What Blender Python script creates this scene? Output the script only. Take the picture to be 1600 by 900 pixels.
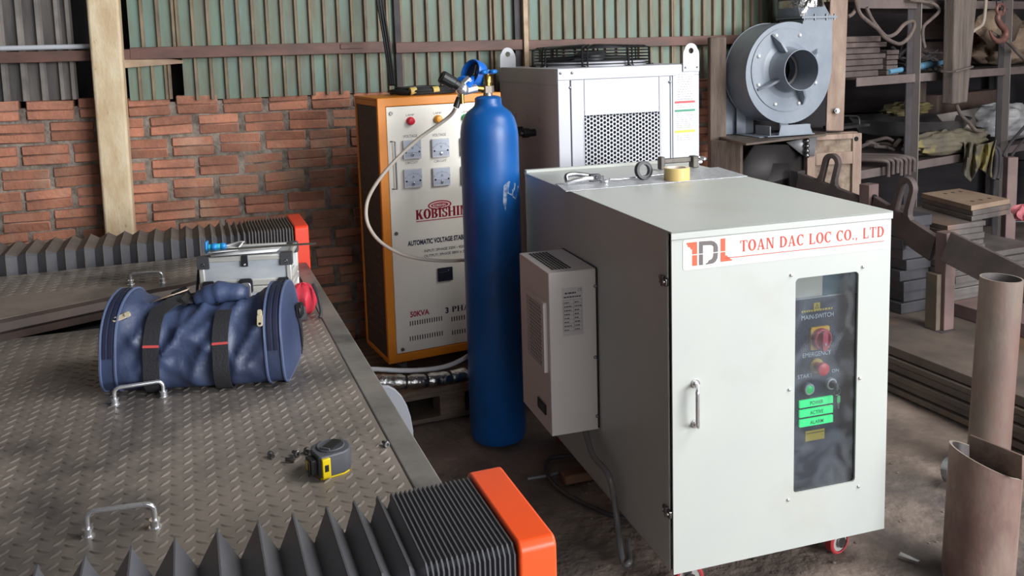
import bpy, math, random
from mathutils import Vector, Matrix
from math import sin, cos, pi, radians
rnd = random.Random(7)
for o in list(bpy.data.objects): bpy.data.objects.remove(o)
S = bpy.context.scene
C = S.collection

# ------------------------------------------------------------ camera, sky, lights, exposure
CAMH, FPX, PPY, PITCH, ROLL = 1.53, 1383.6, 241.6, .1192, -.0283
_f = Vector((0, cos(PITCH), -sin(PITCH))); _u = Vector((0, sin(PITCH), cos(PITCH))); _r = Vector((1, 0, 0))
RGT = cos(ROLL)*_r + sin(ROLL)*_u; UPV = -sin(ROLL)*_r + cos(ROLL)*_u; FWD = _f
CAMP = Vector((0, 0, CAMH))
cd = bpy.data.cameras.new('camera'); cam = bpy.data.objects.new('camera', cd); C.objects.link(cam)
m = Matrix.Identity(4)
for i in range(3):
    m[i][0] = RGT[i]; m[i][1] = UPV[i]; m[i][2] = -FWD[i]; m[i][3] = CAMP[i]
cam.matrix_world = m
cd.sensor_width = 36; cd.sensor_fit = 'HORIZONTAL'; cd.lens = FPX/1600*36
cd.shift_y = -(450-PPY)/1600; cd.clip_start = .02
S.camera = cam
S.view_settings.view_transform = 'Standard'; S.view_settings.look = 'None'
S.view_settings.gamma = 1; S.view_settings.use_curve_mapping = False
S.view_settings.exposure = 0.50

wd = bpy.data.worlds.new('daylight'); S.world = wd; wd.use_nodes = True
bg = wd.node_tree.nodes['Background']; bg.inputs[0].default_value = (.86, .93, 1, 1); bg.inputs[1].default_value = 1.6

def area(name, loc, target, sx, sy, power, col=(1, 1, 1)):
    l = bpy.data.lights.new(name, 'AREA'); l.shape = 'RECTANGLE'; l.size = sx; l.size_y = sy
    l.energy = power; l.color = col
    o = bpy.data.objects.new(name, l); C.objects.link(o); o.location = loc
    o.rotation_euler = (Vector(target)-Vector(loc)).to_track_quat('-Z', 'Y').to_euler()
    return o
# daylight through the open front of the workshop (behind and to the right), plus an added overhead fill lamp on the right
area('daylight_front_opening', (7.4, -4.0, 2.5), (0.2, 3.0, .9), 4.6, 2.6, 600, (.98, .99, 1))
area('overhead_fill_light', (2.2, 2.0, 3.85), (1.0, 2.4, 0), 2.0, 3.4, 190, (1, .99, .97))  # added lamp under the closed roof, brightens top and right-facing surfaces

def ray(u, v):
    return (RGT*((u-800)/FPX) - UPV*((v-PPY)/FPX) + FWD)
def at_y(u, v, Y):
    d = ray(u, v); return CAMP + d*(Y/d.y)
def at_z(u, v, z):
    d = ray(u, v); return CAMP + d*((z-CAMH)/d.z)

# ------------------------------------------------------------ helpers
def V(*a): return Vector(a)
def frame(o, yaw=0, tilt=0):
    return Matrix.Translation(Vector(o)) @ Matrix.Rotation(yaw, 4, 'Z') @ Matrix.Rotation(tilt, 4, 'X')
def hit(F, u, v, ax, val):
    """where the sight line of photo point (u, v) meets the plane local-axis = val of frame F, in F's coordinates"""
    I = F.inverted(); o = I @ CAMP; d = I.to_3x3() @ ray(u, v)
    k = 'xyz'.index(ax); t = (val-o[k])/d[k]
    return o + d*t

class MB:
    def __init__(s): s.v = []; s.f = []; s.m = []; s.cuts = []
    def nx(s):
        """start the next separate piece: build() then links each piece as an object of its own"""
        s.cuts.append((len(s.v), len(s.f))); return s
    def add(s, vs, fs, m=0, T=None):
        n = len(s.v)
        s.v += [tuple(T @ Vector(p)) if T else tuple(p) for p in vs]
        for f in fs: s.f.append([i+n for i in f]); s.m.append(m)
        return s
    def box(s, x0, x1, y0, y1, z0, z1, m=0, T=None):
        vs = [(x, y, z) for z in (z0, z1) for y in (y0, y1) for x in (x0, x1)]
        return s.add(vs, [(0, 2, 3, 1), (4, 5, 7, 6), (0, 1, 5, 4), (2, 6, 7, 3), (0, 4, 6, 2), (1, 3, 7, 5)], m, T)
    def lathe(s, prof, n=32, T=None, m=0, cap=True):
        vs = []; fs = []
        for r, z in prof:
            for i in range(n):
                a = 2*pi*i/n; vs.append((r*cos(a), r*sin(a), z))
        for k in range(len(prof)-1):
            for i in range(n):
                j = (i+1) % n; fs.append((k*n+i, k*n+j, (k+1)*n+j, (k+1)*n+i))
        if cap:
            fs.append(tuple(range(n))[::-1]); fs.append(tuple((len(prof)-1)*n+i for i in range(n)))
        return s.add(vs, fs, m, T)
    def cyl(s, p, q, r, n=20, r2=None, m=0, T=None, cap=True):
        p = Vector(p); q = Vector(q); d = q-p
        A = Matrix.Translation(p) @ d.to_track_quat('Z', 'Y').to_matrix().to_4x4()
        if T: A = T @ A
        return s.lathe([(r, 0), (r if r2 is None else r2, d.length)], n, A, m, cap)
    def tube(s, pts, r, n=8, m=0, T=None, closed=False, flat=None):
        pts = [Vector(p) for p in pts]; N = len(pts); vs = []; fs = []; up = None
        for i, p in enumerate(pts):
            a = pts[(i-1) % N] if (closed or i > 0) else p
            b = pts[(i+1) % N] if (closed or i < N-1) else p
            t = (b-a).normalized()
            if up is None:
                up = t.orthogonal().normalized() if flat is None else (Vector(flat)-t*t.dot(Vector(flat))).normalized()
            else:
                ref = up if flat is None else Vector(flat)
                up = (ref-t*t.dot(ref)).normalized()
            w = t.cross(up)
            rr = r[i] if isinstance(r, (list, tuple)) and flat is None else r
            for k in range(n):
                an = 2*pi*k/n
                if flat is not None: vs.append(p+w*(cos(an)*r[0])+up*(sin(an)*r[1]))
                else: vs.append(p+w*(cos(an)*rr)+up*(sin(an)*rr))
        for i in range(N if closed else N-1):
            for k in range(n):
                a = i*n; b = ((i+1) % N)*n; k2 = (k+1) % n
                fs.append((a+k, a+k2, b+k2, b+k))
        if not closed:
            fs.append(tuple(range(n))[::-1]); fs.append(tuple((N-1)*n+k for k in range(n)))
        return s.add(vs, fs, m, T)
    def strap(s, pts, w, t, m=0, T=None, up=(0, 0, 1)):
        """flat band: w wide, t thick, thickness along the given normal"""
        pts = [Vector(p) for p in pts]; vs = []; fs = []; N = len(pts)
        for i, p in enumerate(pts):
            tg = (pts[min(i+1, N-1)]-pts[max(i-1, 0)]).normalized()
            nn = Vector(up[i]) if isinstance(up, list) else Vector(up)
            nn = (nn-tg*tg.dot(nn)).normalized(); sd = tg.cross(nn)
            for a, b in ((-1, -1), (1, -1), (1, 1), (-1, 1)): vs.append(p+sd*(a*w/2)+nn*(b*t/2))
        for i in range(N-1):
            for k in range(4): fs.append((4*i+k, 4*i+(k+1) % 4, 4*i+4+(k+1) % 4, 4*i+4+k))
        fs.append((3, 2, 1, 0)); fs.append((4*N-4, 4*N-3, 4*N-2, 4*N-1))
        return s.add(vs, fs, m, T)
    def prism(s, pts, z0, z1, m=0, T=None):
        n = len(pts)
        vs = [(x, y, z0) for x, y in pts]+[(x, y, z1) for x, y in pts]
        fs = [tuple(range(n))[::-1], tuple(range(n, 2*n))]+[(i, (i+1) % n, n+(i+1) % n, n+i) for i in range(n)]
        return s.add(vs, fs, m, T)
    def ringplate(s, outer, inner, z0, z1, m=0, T=None):
        n = len(outer); vs = []
        for z in (z0, z1):
            vs += [(x, y, z) for x, y in outer]+[(x, y, z) for x, y in inner]
        fs = []
        for i in range(n):
            j = (i+1) % n
            fs += [(i, n+i, n+j, j), (2*n+i, 2*n+j, 3*n+j, 3*n+i), (i, j, 2*n+j, 2*n+i), (n+i, 3*n+i, 3*n+j, n+j)]
        return s.add(vs, fs, m, T)
    def sphere(s, c, r, n=16, k=10, sc=(1, 1, 1), m=0, T=None):
        prof = [(max(1e-4, sin(pi*i/k))*r, -cos(pi*i/k)*r) for i in range(k+1)]
        A = Matrix.Translation(Vector(c)) @ Matrix.Diagonal((*sc, 1))
        return s.lathe(prof, n, (T @ A) if T else A, m)
    def grid(s, fn, nu, nv, m=0, T=None):
        vs = [fn(i/nu, j/nv) for j in range(nv+1) for i in range(nu+1)]
        fs = [(j*(nu+1)+i, j*(nu+1)+i+1, (j+1)*(nu+1)+i+1, (j+1)*(nu+1)+i) for j in range(nv) for i in range(nu)]
        return s.add(vs, fs, m, T)
    def build(s, name, mats, parent=None, bevel=0, smooth=True, ang=38, segs=2, solid=0, sub=0):
        if s.cuts:
            c = s.cuts+[(len(s.v), len(s.f))]; first = None
            for (v0, f0), (v1, f1) in zip(c, c[1:]):
                q = MB(); q.v = s.v[v0:v1]; q.f = [[i-v0 for i in f] for f in s.f[f0:f1]]; q.m = s.m[f0:f1]
                o = q.build(name, mats, parent, bevel, smooth, ang, segs, solid, sub); first = first or o
            return first
        me = bpy.data.meshes.new(name); me.from_pydata(s.v, [], s.f)
        mats = mats if isinstance(mats, (list, tuple)) else [mats]
        for q in mats: me.materials.append(q)
        me.polygons.foreach_set('material_index', [min(i, len(mats)-1) for i in s.m])
        me.update(); me.validate()
        if smooth:
            me.polygons.foreach_set('use_smooth', [True]*len(me.polygons))
            me.set_sharp_from_angle(angle=radians(ang))
        o = bpy.data.objects.new(name, me); C.objects.link(o)
        if parent: o.parent = parent
        if solid:
            q = o.modifiers.new('thickness', 'SOLIDIFY'); q.thickness = solid; q.offset = 0
        if bevel:
            q = o.modifiers.new('bevel', 'BEVEL'); q.width = bevel; q.segments = segs; q.limit_method = 'ANGLE'; q.angle_limit = radians(35)
            q.harden_normals = False
        if sub:
            q = o.modifiers.new('sub', 'SUBSURF'); q.levels = sub; q.render_levels = sub
        return o

def tag(o, label, cat, group=None):
    o['label'] = label; o['category'] = cat
    if group: o['group'] = group
    return o
def thing(name, label, cat, F=None, group=None):
    o = bpy.data.objects.new(name, None); C.objects.link(o); o.empty_display_size = .1
    if F is not None: o.matrix_world = F
    return tag(o, label, cat, group)
def struct(o): o['kind'] = 'structure'; return o
def dup(root, F, label=None, group=None):
    r = root.copy(); C.objects.link(r); r.matrix_world = F
    if label: r['label'] = label
    if group: r['group'] = group
    for ch in list(root.children):
        c = ch.copy(); C.objects.link(c); c.parent = r
        for g in list(ch.children):
            d = g.copy(); C.objects.link(d); d.parent = c
    return r

def circ(r, n=24, cx=0, cy=0, a0=0, rx=None): return [(cx+(rx or r)*cos(a0+2*pi*i/n), cy+r*sin(a0+2*pi*i/n)) for i in range(n)]
def rrect(x0, x1, y0, y1, r, k=5):
    out = []
    for cx, cy, a in ((x1-r, y1-r, 0), (x0+r, y1-r, pi/2), (x0+r, y0+r, pi), (x1-r, y0+r, 3*pi/2)):
        for i in range(k+1): out.append((cx+r*cos(a+pi/2*i/k), cy+r*sin(a+pi/2*i/k)))
    return out
def bez(p, n=24):
    """Catmull-Rom through points"""
    p = [Vector(q) for q in p]; out = []
    for i in range(len(p)-1):
        a = p[max(i-1, 0)]; b = p[i]; c = p[i+1]; d = p[min(i+2, len(p)-1)]
        for k in range(n):
            t = k/n
            out.append(.5*((2*b)+(c-a)*t+(2*a-5*b+4*c-d)*t*t+(3*b-a-3*c+d)*t**3))
    out.append(p[-1]); return out
# vertical faces: text plane basis -> x right, y up, z towards viewer (front of a box faces -y; left side faces -x)
def front_T(y): return Matrix(((1, 0, 0, 0), (0, 0, -1, y), (0, 1, 0, 0), (0, 0, 0, 1)))
def left_T(x): return Matrix(((0, 0, -1, x), (-1, 0, 0, 0), (0, 1, 0, 0), (0, 0, 0, 1)))

def text(mb, s, x, y, hgt, T, m=0, width=None, z=.0006, align='C', bold=0):
    cu = bpy.data.curves.new('t', 'FONT'); cu.body = s; cu.size = 1; cu.offset = bold; cu.resolution_u = 4
    o = bpy.data.objects.new('t', cu); C.objects.link(o)
    dg = bpy.context.evaluated_depsgraph_get(); dg.update()
    me = bpy.data.meshes.new_from_object(o.evaluated_get(dg))
    vs = [v.co.copy() for v in me.vertices]; fs = [tuple(p.vertices) for p in me.polygons]
    bpy.data.objects.remove(o); bpy.data.curves.remove(cu); bpy.data.meshes.remove(me)
    if not vs: return
    x0 = min(v.x for v in vs); x1 = max(v.x for v in vs); k = hgt/.73
    kx = width/(x1-x0) if width else k
    off = {'C': (x0+x1)/2, 'L': x0, 'R': x1}[align]
    mb.add([(x+(v.x-off)*kx, y+v.y*k, z) for v in vs], fs, m, T)

# hand-drawn serif capitals (unit height), for the serif lettering in the photograph
def _half(cx, cy, rx, ry, ix, iy, a0, a1, n=14):
    out = []
    for i in range(n):
        a, b = a0+(a1-a0)*i/n, a0+(a1-a0)*(i+1)/n
        out.append([(cx+ix*cos(a), cy+iy*sin(a)), (cx+rx*cos(a), cy+ry*sin(a)), (cx+rx*cos(b), cy+ry*sin(b)), (cx+ix*cos(b), cy+iy*sin(b))])
    return out
def _r(x0, x1, y0, y1): return [(x0, y0), (x1, y0), (x1, y1), (x0, y1)]
def _stem(x, t=.17, o=.07): return [_r(x, x+t, 0, 1), _r(x-o, x+t+o, 0, .055), _r(x-o, x+t+o, .945, 1)]
def glyph(c):
    t, n = .20, .085
    if c == 'T': return .78, _stem(.305)[:2]+[_r(.02, .76, .93, 1), _r(.02, .08, .74, 1), _r(.70, .76, .74, 1)]
    if c == 'O': return .86, _half(.43, .5, .41, .515, .41-t, .515-n, 0, 2*pi, 28)
    if c == 'C': return .80, _half(.43, .5, .41, .515, .41-t, .515-n, .8, 2*pi-.75, 26)+[_r(.68, .735, .64, 1)]
    if c == 'G': return .84, _half(.43, .5, .41, .515, .41-t, .515-n, .8, 2*pi-.6, 26)+[_r(.68, .735, .64, 1), _r(.6, .76, .08, .45)]
    if c == 'D': return .86, _stem(.1)+_half(.36, .5, .46, .5, .46-t, .5-n, -pi/2, pi/2)+[_r(.1, .37, 0, n), _r(.1, .37, 1-n, 1)]
    if c == 'A': return .88, [[(.08, 0), (.16, 0), (.47, 1), (.40, 1)], [(.60, 0), (.79, 0), (.50, 1), (.38, 1)], _r(.22, .62, .27, .34), _r(0, .26, 0, .055), _r(.5, .88, 0, .055)]
    if c == 'N': return .92, [_r(.12, .2, 0, 1), _r(.72, .8, 0, 1), [(.12, 1), (.32, 1), (.8, 0), (.66, 0)], _r(.02, .3, 0, .055), _r(.02, .3, .945, 1), _r(.62, .9, .945, 1)]
    if c == 'L': return .72, _stem(.1)+[_r(.1, .68, 0, n), _r(.62, .68, 0, .27)]
    if c == 'K': return .90, _stem(.1)+[[(.25, .42), (.34, .42), (.76, 1), (.66, 1)], [(.36, .5), (.50, .66), (.84, 0), (.62, 0)], _r(.54, .9, 0, .055), _r(.56, .86, .945, 1)]
    if c == 'B': return .80, _stem(.1)+_half(.4, .74, .30, .26, .30-t*.9, .26-n, -pi/2, pi/2)+_half(.4, .26, .36, .27, .36-t, .27-n, -pi/2, pi/2)+[_r(.1, .41, 0, n), _r(.1, .41, 1-n, 1), _r(.1, .41, .48, .54)]
    if c == 'I': return .42, _stem(.125)
    if c == 'H': return .98, _stem(.1)+_stem(.7)+[_r(.2, .75, .46, .54)]
    if c == 'P': return .76, _stem(.1)+_half(.38, .72, .32, .28, .32-t, .28-n, -pi/2, pi/2)+[_r(.1, .39, .44, .5), _r(.1, .39, 1-n, 1)]
    if c == 'S': return .66, _half(.33, .74, .27, .27, .27-.12, .27-n, .5, pi*1.5)+_half(.33, .26, .29, .27, .29-.14, .27-n, -pi*.85, pi/2)+[_r(.55, .6, .68, 1), _r(.03, .085, 0, .34)]
    if c == '.': return .3, [circ(.085, 10, .13, .085)]
    if c == ',': return .3, [circ(.085, 10, .13, .085), [(.12, .05), (.21, .09), (.1, -.17), (.06, -.15)]]
    return .4, []
def serif(mb, s, x, y, hgt, width, T, m=0, z=.0006, gap=.07):
    tot = sum(glyph(c)[0]+gap for c in s)-gap; k = width/tot; cx = 0
    for c in s:
        w, polys = glyph(c)
        for p in polys:
            mb.add([(x+(cx+a)*k, y+b*hgt, z) for a, b in p], [tuple(range(len(p)))], m, T)
        cx += w+gap

def bolt_head(mb, x, y, r, h, T, m=0, socket=True):
    if socket: mb.lathe([(r, 0), (r, h*.8), (r*.85, h), (r*.5, h), (r*.45, h*.5)], 12, T @ Matrix.Translation((x, y, 0)), m)
    else: mb.lathe([(r, 0), (r*.92, h*.5), (r*.55, h*.92), (r*.05, h)], 12, T @ Matrix.Translation((x, y, 0)), m)

def perforated(mb, w, h, pitch, r, t, T, m=0, n=12):
    """sheet with round holes on a hexagonal lattice, centred on the origin of T"""
    nx = int(w/pitch); dy = pitch*.866; ny = int(h/dy)
    for j in range(ny):
        for i in range(nx-(j % 2)):
            cx = (i-(nx-1)/2+(j % 2)*.5)*pitch; cy = (j-(ny-1)/2)*dy
            out = []
            for k in range(n):
                a = pi/2+2*pi*k/n
                b = a % (pi/3); b = b if b < pi/6 else b-pi/3
                R = pitch/2/cos(b)
                out.append((cx+R*cos(a), cy+R*sin(a)))
            mb.ringplate(out, [(cx+r*cos(pi/2+2*pi*k/n), cy+r*sin(pi/2+2*pi*k/n)) for k in range(n)], -t, 0, m, T)
    return nx*pitch, ny*dy

# ------------------------------------------------------------ materials
def mat(name, col, rough=.5, metal=0, col2=None, scale=6, lo=.35, hi=.65, bump=0, bscale=40, detail=6, stretch=(1, 1, 1),
        emit=None, estr=0, spec=.5, rough2=None, col3=None, scale3=2, lo3=.55, hi3=.7, island=0, coat=0, alpha=None, trans=0):
    M = bpy.data.materials.new(name); M.use_nodes = True; nt = M.node_tree; N = nt.nodes; L = nt.links
    b = N['Principled BSDF']; b.inputs['Roughness'].default_value = rough; b.inputs['Metallic'].default_value = metal
    b.inputs['Specular IOR Level'].default_value = spec; b.inputs['Base Color'].default_value = (*col, 1)
    if coat: b.inputs['Coat Weight'].default_value = coat; b.inputs['Coat Roughness'].default_value = .1
    if trans: b.inputs['Transmission Weight'].default_value = trans
    if alpha is not None: b.inputs['Alpha'].default_value = alpha
    if emit: b.inputs['Emission Color'].default_value = (*emit, 1); b.inputs['Emission Strength'].default_value = estr
    def vec():
        tc = N.new('ShaderNodeTexCoord'); mp = N.new('ShaderNodeMapping'); mp.inputs['Scale'].default_value = stretch
        L.new(tc.outputs['Object'], mp.inputs[0]); return mp.outputs[0]
    cur = None
    if col2 or bump or col3: vv = vec()
    def noise_mix(a, c2, sc, lo, hi, w=0):
        n = N.new('ShaderNodeTexNoise'); n.inputs['Scale'].default_value = sc; n.inputs['Detail'].default_value = detail; n.inputs['Roughness'].default_value = .62
        ad = N.new('ShaderNodeVectorMath'); ad.operation = 'ADD'; ad.inputs[1].default_value = (w, w*2, w*3); L.new(vv, ad.inputs[0]); L.new(ad.outputs[0], n.inputs['Vector'])
        r = N.new('ShaderNodeMapRange'); r.inputs[1].default_value = lo; r.inputs[2].default_value = hi; L.new(n.outputs[0], r.inputs[0])
        x = N.new('ShaderNodeMix'); x.data_type = 'RGBA'; L.new(r.outputs[0], x.inputs[0])
        if hasattr(a, 'links'): L.new(a, x.inputs[6])
        else: x.inputs[6].default_value = (*a, 1)
        x.inputs[7].default_value = (*c2, 1); return x.outputs[2], r.outputs[0]
    if col2:
        cur, fac = noise_mix(col, col2, scale, lo, hi)
        if rough2 is not None:
            q = N.new('ShaderNodeMapRange'); q.inputs[3].default_value = rough; q.inputs[4].default_value = rough2; L.new(fac, q.inputs[0]); L.new(q.outputs[0], b.inputs['Roughness'])
    if col3:
        cur, _ = noise_mix(cur if cur else col, col3, scale3, lo3, hi3, 7.3)
    if island:
        g = N.new('ShaderNodeNewGeometry'); h = N.new('ShaderNodeHueSaturation')
        r = N.new('ShaderNodeMapRange'); r.inputs[3].default_value = 1-island; r.inputs[4].default_value = 1+island
        L.new(g.outputs['Random Per Island'], r.inputs[0]); L.new(r.outputs[0], h.inputs['Value'])
        if cur: L.new(cur, h.inputs['Color'])
        else: h.inputs['Color'].default_value = (*col, 1)
        cur = h.outputs[0]
    if cur: L.new(cur, b.inputs['Base Color'])
    if bump:
        n = N.new('ShaderNodeTexNoise'); n.inputs['Scale'].default_value = bscale; n.inputs['Detail'].default_value = 5; L.new(vv, n.inputs['Vector'])
        bp = N.new('ShaderNodeBump'); bp.inputs['Strength'].default_value = bump; bp.inputs['Distance'].default_value = .01
        L.new(n.outputs[0], bp.inputs['Height']); L.new(bp.outputs[0], b.inputs['Normal'])
    return M
def s(r, g, b):
    f = lambda c: (c/255/12.92) if c/255 <= .04045 else ((c/255+.055)/1.055)**2.4
    return (f(r), f(g), f(b))

BLACK = mat('black_plastic', s(26, 26, 28), .45)
RUBBER = mat('black_rubber', s(22, 22, 24), .6)
DARK = mat('dark_void', s(14, 14, 16), .9)
CHROME = mat('chrome', s(228, 228, 231), .16, .8)
STEEL = mat('bare_steel', s(150, 150, 152), .35, 1, s(110, 108, 106), 12)
ALU = mat('aluminium', s(196, 198, 200), .32, 1, s(165, 165, 168), 20)
BRASS = mat('brass', s(190, 150, 80), .28, 1)
WHITE = mat('white_paint', s(225, 226, 228), .4)
INKBLK = mat('black_ink', s(48, 48, 52), .6)
INKRED = mat('red_ink', s(205, 62, 46), .55)
INKGRY = mat('grey_ink', s(104, 96, 96), .55)
PAPER = mat('paper', s(225, 225, 226), .7)
RUST = mat('rusty_steel', s(100, 88, 84), .7, .15, s(76, 66, 64), 7, bump=.15, bscale=60, col3=s(122, 102, 90), scale3=3)
RUSTD = mat('dark_rusty_steel', s(76, 70, 72), .7, .15, s(56, 52, 55), 7, bump=.15, bscale=60)  # blue-grey tint in the colour stands in for haze around the rack
REDOX = mat('red_oxide_steel', s(118, 96, 92), .65, .05, s(96, 78, 76), 6, bump=.08, bscale=60)
WOOD = mat('old_wood', s(112, 96, 84), .75, 0, s(78, 66, 60), 5, stretch=(6, 6, .8), bump=.3, bscale=30)

# ============================================================ SETTING
BRICK = mat('brick', s(188, 126, 100), .85, 0, s(146, 100, 82), 7, bump=.5, bscale=60, island=.30, col3=s(172, 142, 120), scale3=4, lo3=.5, hi3=.7)
MORTAR = mat('mortar', s(156, 144, 132), .95, 0, s(96, 86, 79), 16, bump=1.0, bscale=55)
PAN = mat('faded_green_sheet', s(110, 130, 114), .6, .0, s(104, 102, 86), 2.2, stretch=(5, 1, 1.0), bump=.05, bscale=20, col3=s(106, 132, 124), scale3=1.6, lo3=.5, hi3=.66)
RIB = mat('rusty_sheet_rib', s(142, 126, 104), .7, 0, s(104, 90, 74), 6, stretch=(3, 1, 1))
GREYSHEET = mat('dark_grey_sheet', s(104, 98, 94), .6, .2, s(66, 62, 62), 3, stretch=(5, 1, .7))
PURLIN = mat('purlin_paint', s(112, 78, 68), .6, 0, s(84, 62, 56), 6, stretch=(1, 1, 3))
FLOORM = mat('dirt_floor', s(142, 126, 115), .92, 0, s(106, 94, 86), 3.2, bump=1.0, bscale=26, col3=s(82, 74, 70), scale3=1.1, lo3=.5, hi3=.62)

def floor_fn(a, b):
    x = -4.5+9.5*a; y = -5+12.3*b
    z = .008*sin(5.1*x+1.3*y)*sin(3.7*y-.8*x)+.004*sin(17*x+3)*sin(15*y)
    return (x, y, z-.012)
mb = MB().grid(floor_fn, 190, 240); struct(mb.build('floor', FLOORM))

WF = frame((0, 4.6, 0), .33)
def brick_wall():
    mb = MB()
    mb.box(-4.4, 1.36, .006, .16, 0, 1.33, 1, WF)
    z = 0; row = 0; H = .0975
    while z < 1.31:
        x = -4.4+(row % 2)*.1+rnd.uniform(-.02, .02)
        while x < 1.28:
            w = .182+rnd.uniform(-.008, .006); zz = z+.005+rnd.uniform(-.004, .004)+.004*sin(x*2+row); h = .083
            dy = rnd.uniform(-.006, .006); t = rnd.uniform(-.003, .003); h = .086+rnd.uniform(-.002, .002)
            for a, b in ((0, h*.485), (h*.515, h)):
                vs = []
                for q in (.1, -dy-.001):
                    for (X, Z) in ((x, zz+a-t), (x+w, zz+a+t), (x+w, zz+b+t), (x, zz+b-t)):
                        vs.append((X+rnd.uniform(-.002, .002), q, Z+rnd.uniform(-.0008, .0008)))
                mb.add(vs, [(4, 5, 6, 7), (0, 1, 5, 4), (1, 2, 6, 5), (2, 3, 7, 6), (3, 0, 4, 7)], 0, WF)
            x += .203+rnd.uniform(-.004, .006)
        z += H; row += 1
    return mb.build('wall_back', [BRICK, MORTAR], bevel=.004, segs=1, ang=50)
struct(brick_wall())

def corrugated(mb, x0, x1, y, z0, z1, pitch, ribw, h, T, mp=0, mr=1, jig=.0):
    x = x0
    while x < x1-.001:
        xe = min(x+pitch, x1); a = xe-ribw; dy = rnd.uniform(0, jig)
        prof = [(x, y+dy), (a, y+dy), (a+ribw*.25, y-h), (a+ribw*.75, y-h), (xe, y+dy)]
        for i in range(4):
            (p, q), (r2, t) = prof[i], prof[i+1]
            mb.add([(p, q, z0), (r2, t, z0), (r2, t, z1), (p, q, z1)], [(0, 1, 2, 3)], mp if i == 0 else mr, T)
        x = xe
mb = MB()
xs = [-1.80, -.62, -.08, .42, .95, 1.45, 2.02]
for i in range(6):
    zb = 1.335-.012*(i % 2)
    if i == 0:
        corrugated(mb, -1.80, -1.585, -.005, 1.53, 3.9, .066, .02, .017, WF)      # broken sheet: its lower part is torn off
        corrugated(mb, -1.585, xs[1], -.004, zb, 3.9, .066, .02, .017, WF)
    else:
        corrugated(mb, xs[i], xs[i+1]+.01, -.004-.006*(i % 2), zb, 3.9, .066, .02, .017, WF, jig=.002)
struct(mb.build('wall_upper', [PAN, RIB], smooth=False))
mb = MB(); corrugated(mb, -4.4, -2.03, .03, 1.36, 3.9, .075, .03, .02, WF)
struct(mb.build('wall_left', [GREYSHEET, mat('worn_grey_rib', s(150, 142, 136), .6, .2, s(110, 104, 100), 5)], smooth=False))
mb = MB(); mb.box(-4.4, 2.2, .2, .24, 0, 3.9, 0, WF); mb.box(1.37, 2.1, .02, .1, 0, 1.36, 0, WF); struct(mb.build('wall_outer', mat('dark_back_board', s(44, 40, 42), .85, 0, s(34, 32, 34), 4)))
# torn flap of sheet below the purlin
mb = MB(); corrugated(mb, -1.815, -1.635, -.02, 1.345, 1.50, .055, .018, .012, WF)
tag(mb.build('loose_sheet_piece', [PAN, RIB], smooth=False), 'torn scrap of corrugated sheet hanging below the beam beside the cream post', 'metal sheet')
mb = MB(); mb.add([tuple(p) for p in [(-1.86, -.05, 1.49), (-1.58, -.03, 1.505), (-1.58, -.02, 1.52), (-1.70, -.03, 1.535), (-1.86, -.045, 1.54),
               (-1.86, .0, 1.49), (-1.58, .0, 1.505), (-1.58, .0, 1.52), (-1.70, .0, 1.535), (-1.86, .0, 1.54)]],
          [(0, 1, 2, 3, 4), (9, 8, 7, 6, 5), (0, 5, 6, 1), (1, 6, 7, 2), (2, 7, 8, 3), (3, 8, 9, 4), (4, 9, 5, 0)], 0, WF)
tag(mb.build('splintered_board', mat('pale_wood', s(176, 152, 128), .8, 0, s(140, 116, 96), 8), bevel=.002), 'pale splintered board end tucked under the rusty beam beside the cream post', 'board')

mb = MB(); mb.box(-4.4, -1.80, -.045, -.002, 1.528, 1.575, 0, WF); struct(mb.build('trim_1', PURLIN, bevel=.003))
mb = MB(); mb.box(-1.80, -.62, -.045, -.02, 1.528, 1.582, 0, WF); mb.box(-.87, -.76, -.05, -.045, 1.55, 1.575, 0, WF); mb.box(-.60, .06, -.047, -.02, 1.523, 1.575, 0, WF); mb.box(.09, 1.5, -.047, -.02, 1.52, 1.57, 0, WF)
struct(mb.build('trim_2', PURLIN, bevel=.003))
mb = MB(); mb.box(-.60, -.568, -.032, -.018, 1.33, 3.9, 0, WF); struct(mb.build('trim_3', RUSTD, bevel=.003))
mb = MB(); mb.box(.062, .088, -.06, -.02, 1.0, 3.9, 0, WF); struct(mb.build('trim_4', mat('cream_batten', s(200, 178, 150), .7, 0, s(160, 136, 112), 9), bevel=.002))
mb = MB(); mb.box(.025, .06, -.03, -.018, 1.33, 3.9, 0, WF); struct(mb.build('trim_5', RUSTD))
# white conduit along the left purlin
mb = MB(); mb.cyl((-4.4, -.03, 1.592), (-1.93, -.03, 1.592), .011, m=0, T=WF)
tag(mb.build('conduit_pipe', mat('grey_pvc', s(190, 192, 198), .45)), 'thin pale grey conduit pipe running along the top of the left wall beam', 'pipe')

# unseen roof, put in to block sky light, and the closed sides; open to the front right
ROOFM = mat('roof_sheet', s(120, 118, 116), .7, .1, s(90, 86, 84), 2)
mb = MB(); mb.box(-4.5, 5.2, -3.0, 7.4, 3.9, 3.94); struct(mb.build('ceiling', ROOFM))
mb = MB(); mb.box(-4.6, -4.5, -3.1, 7.4, 0, 3.94); struct(mb.build('wall_west', GREYSHEET))  # unseen wall, carried forward to cut ambient light from the left
mb = MB(); mb.box(-4.6, .8, -3.1, -3.0, 0, 3.94); struct(mb.build('light_block_wall', GREYSHEET))  # unseen wall, added to block ambient light from the left front
DKWALL = mat('dark_board_wall', s(62, 56, 58), .85, 0, s(46, 43, 47), 3, stretch=(.6, 1, 4))
mb = MB()
for i in range(9):
    z0 = .1+i*.42; mb.box(1.9, 5.2, 7.1+.01*(i % 2), 7.16, z0, z0+.41)
mb.box(1.2, 5.2, 7.17, 7.2, 0, 3.94); struct(mb.build('wall_rear', DKWALL, bevel=.004))
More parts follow.
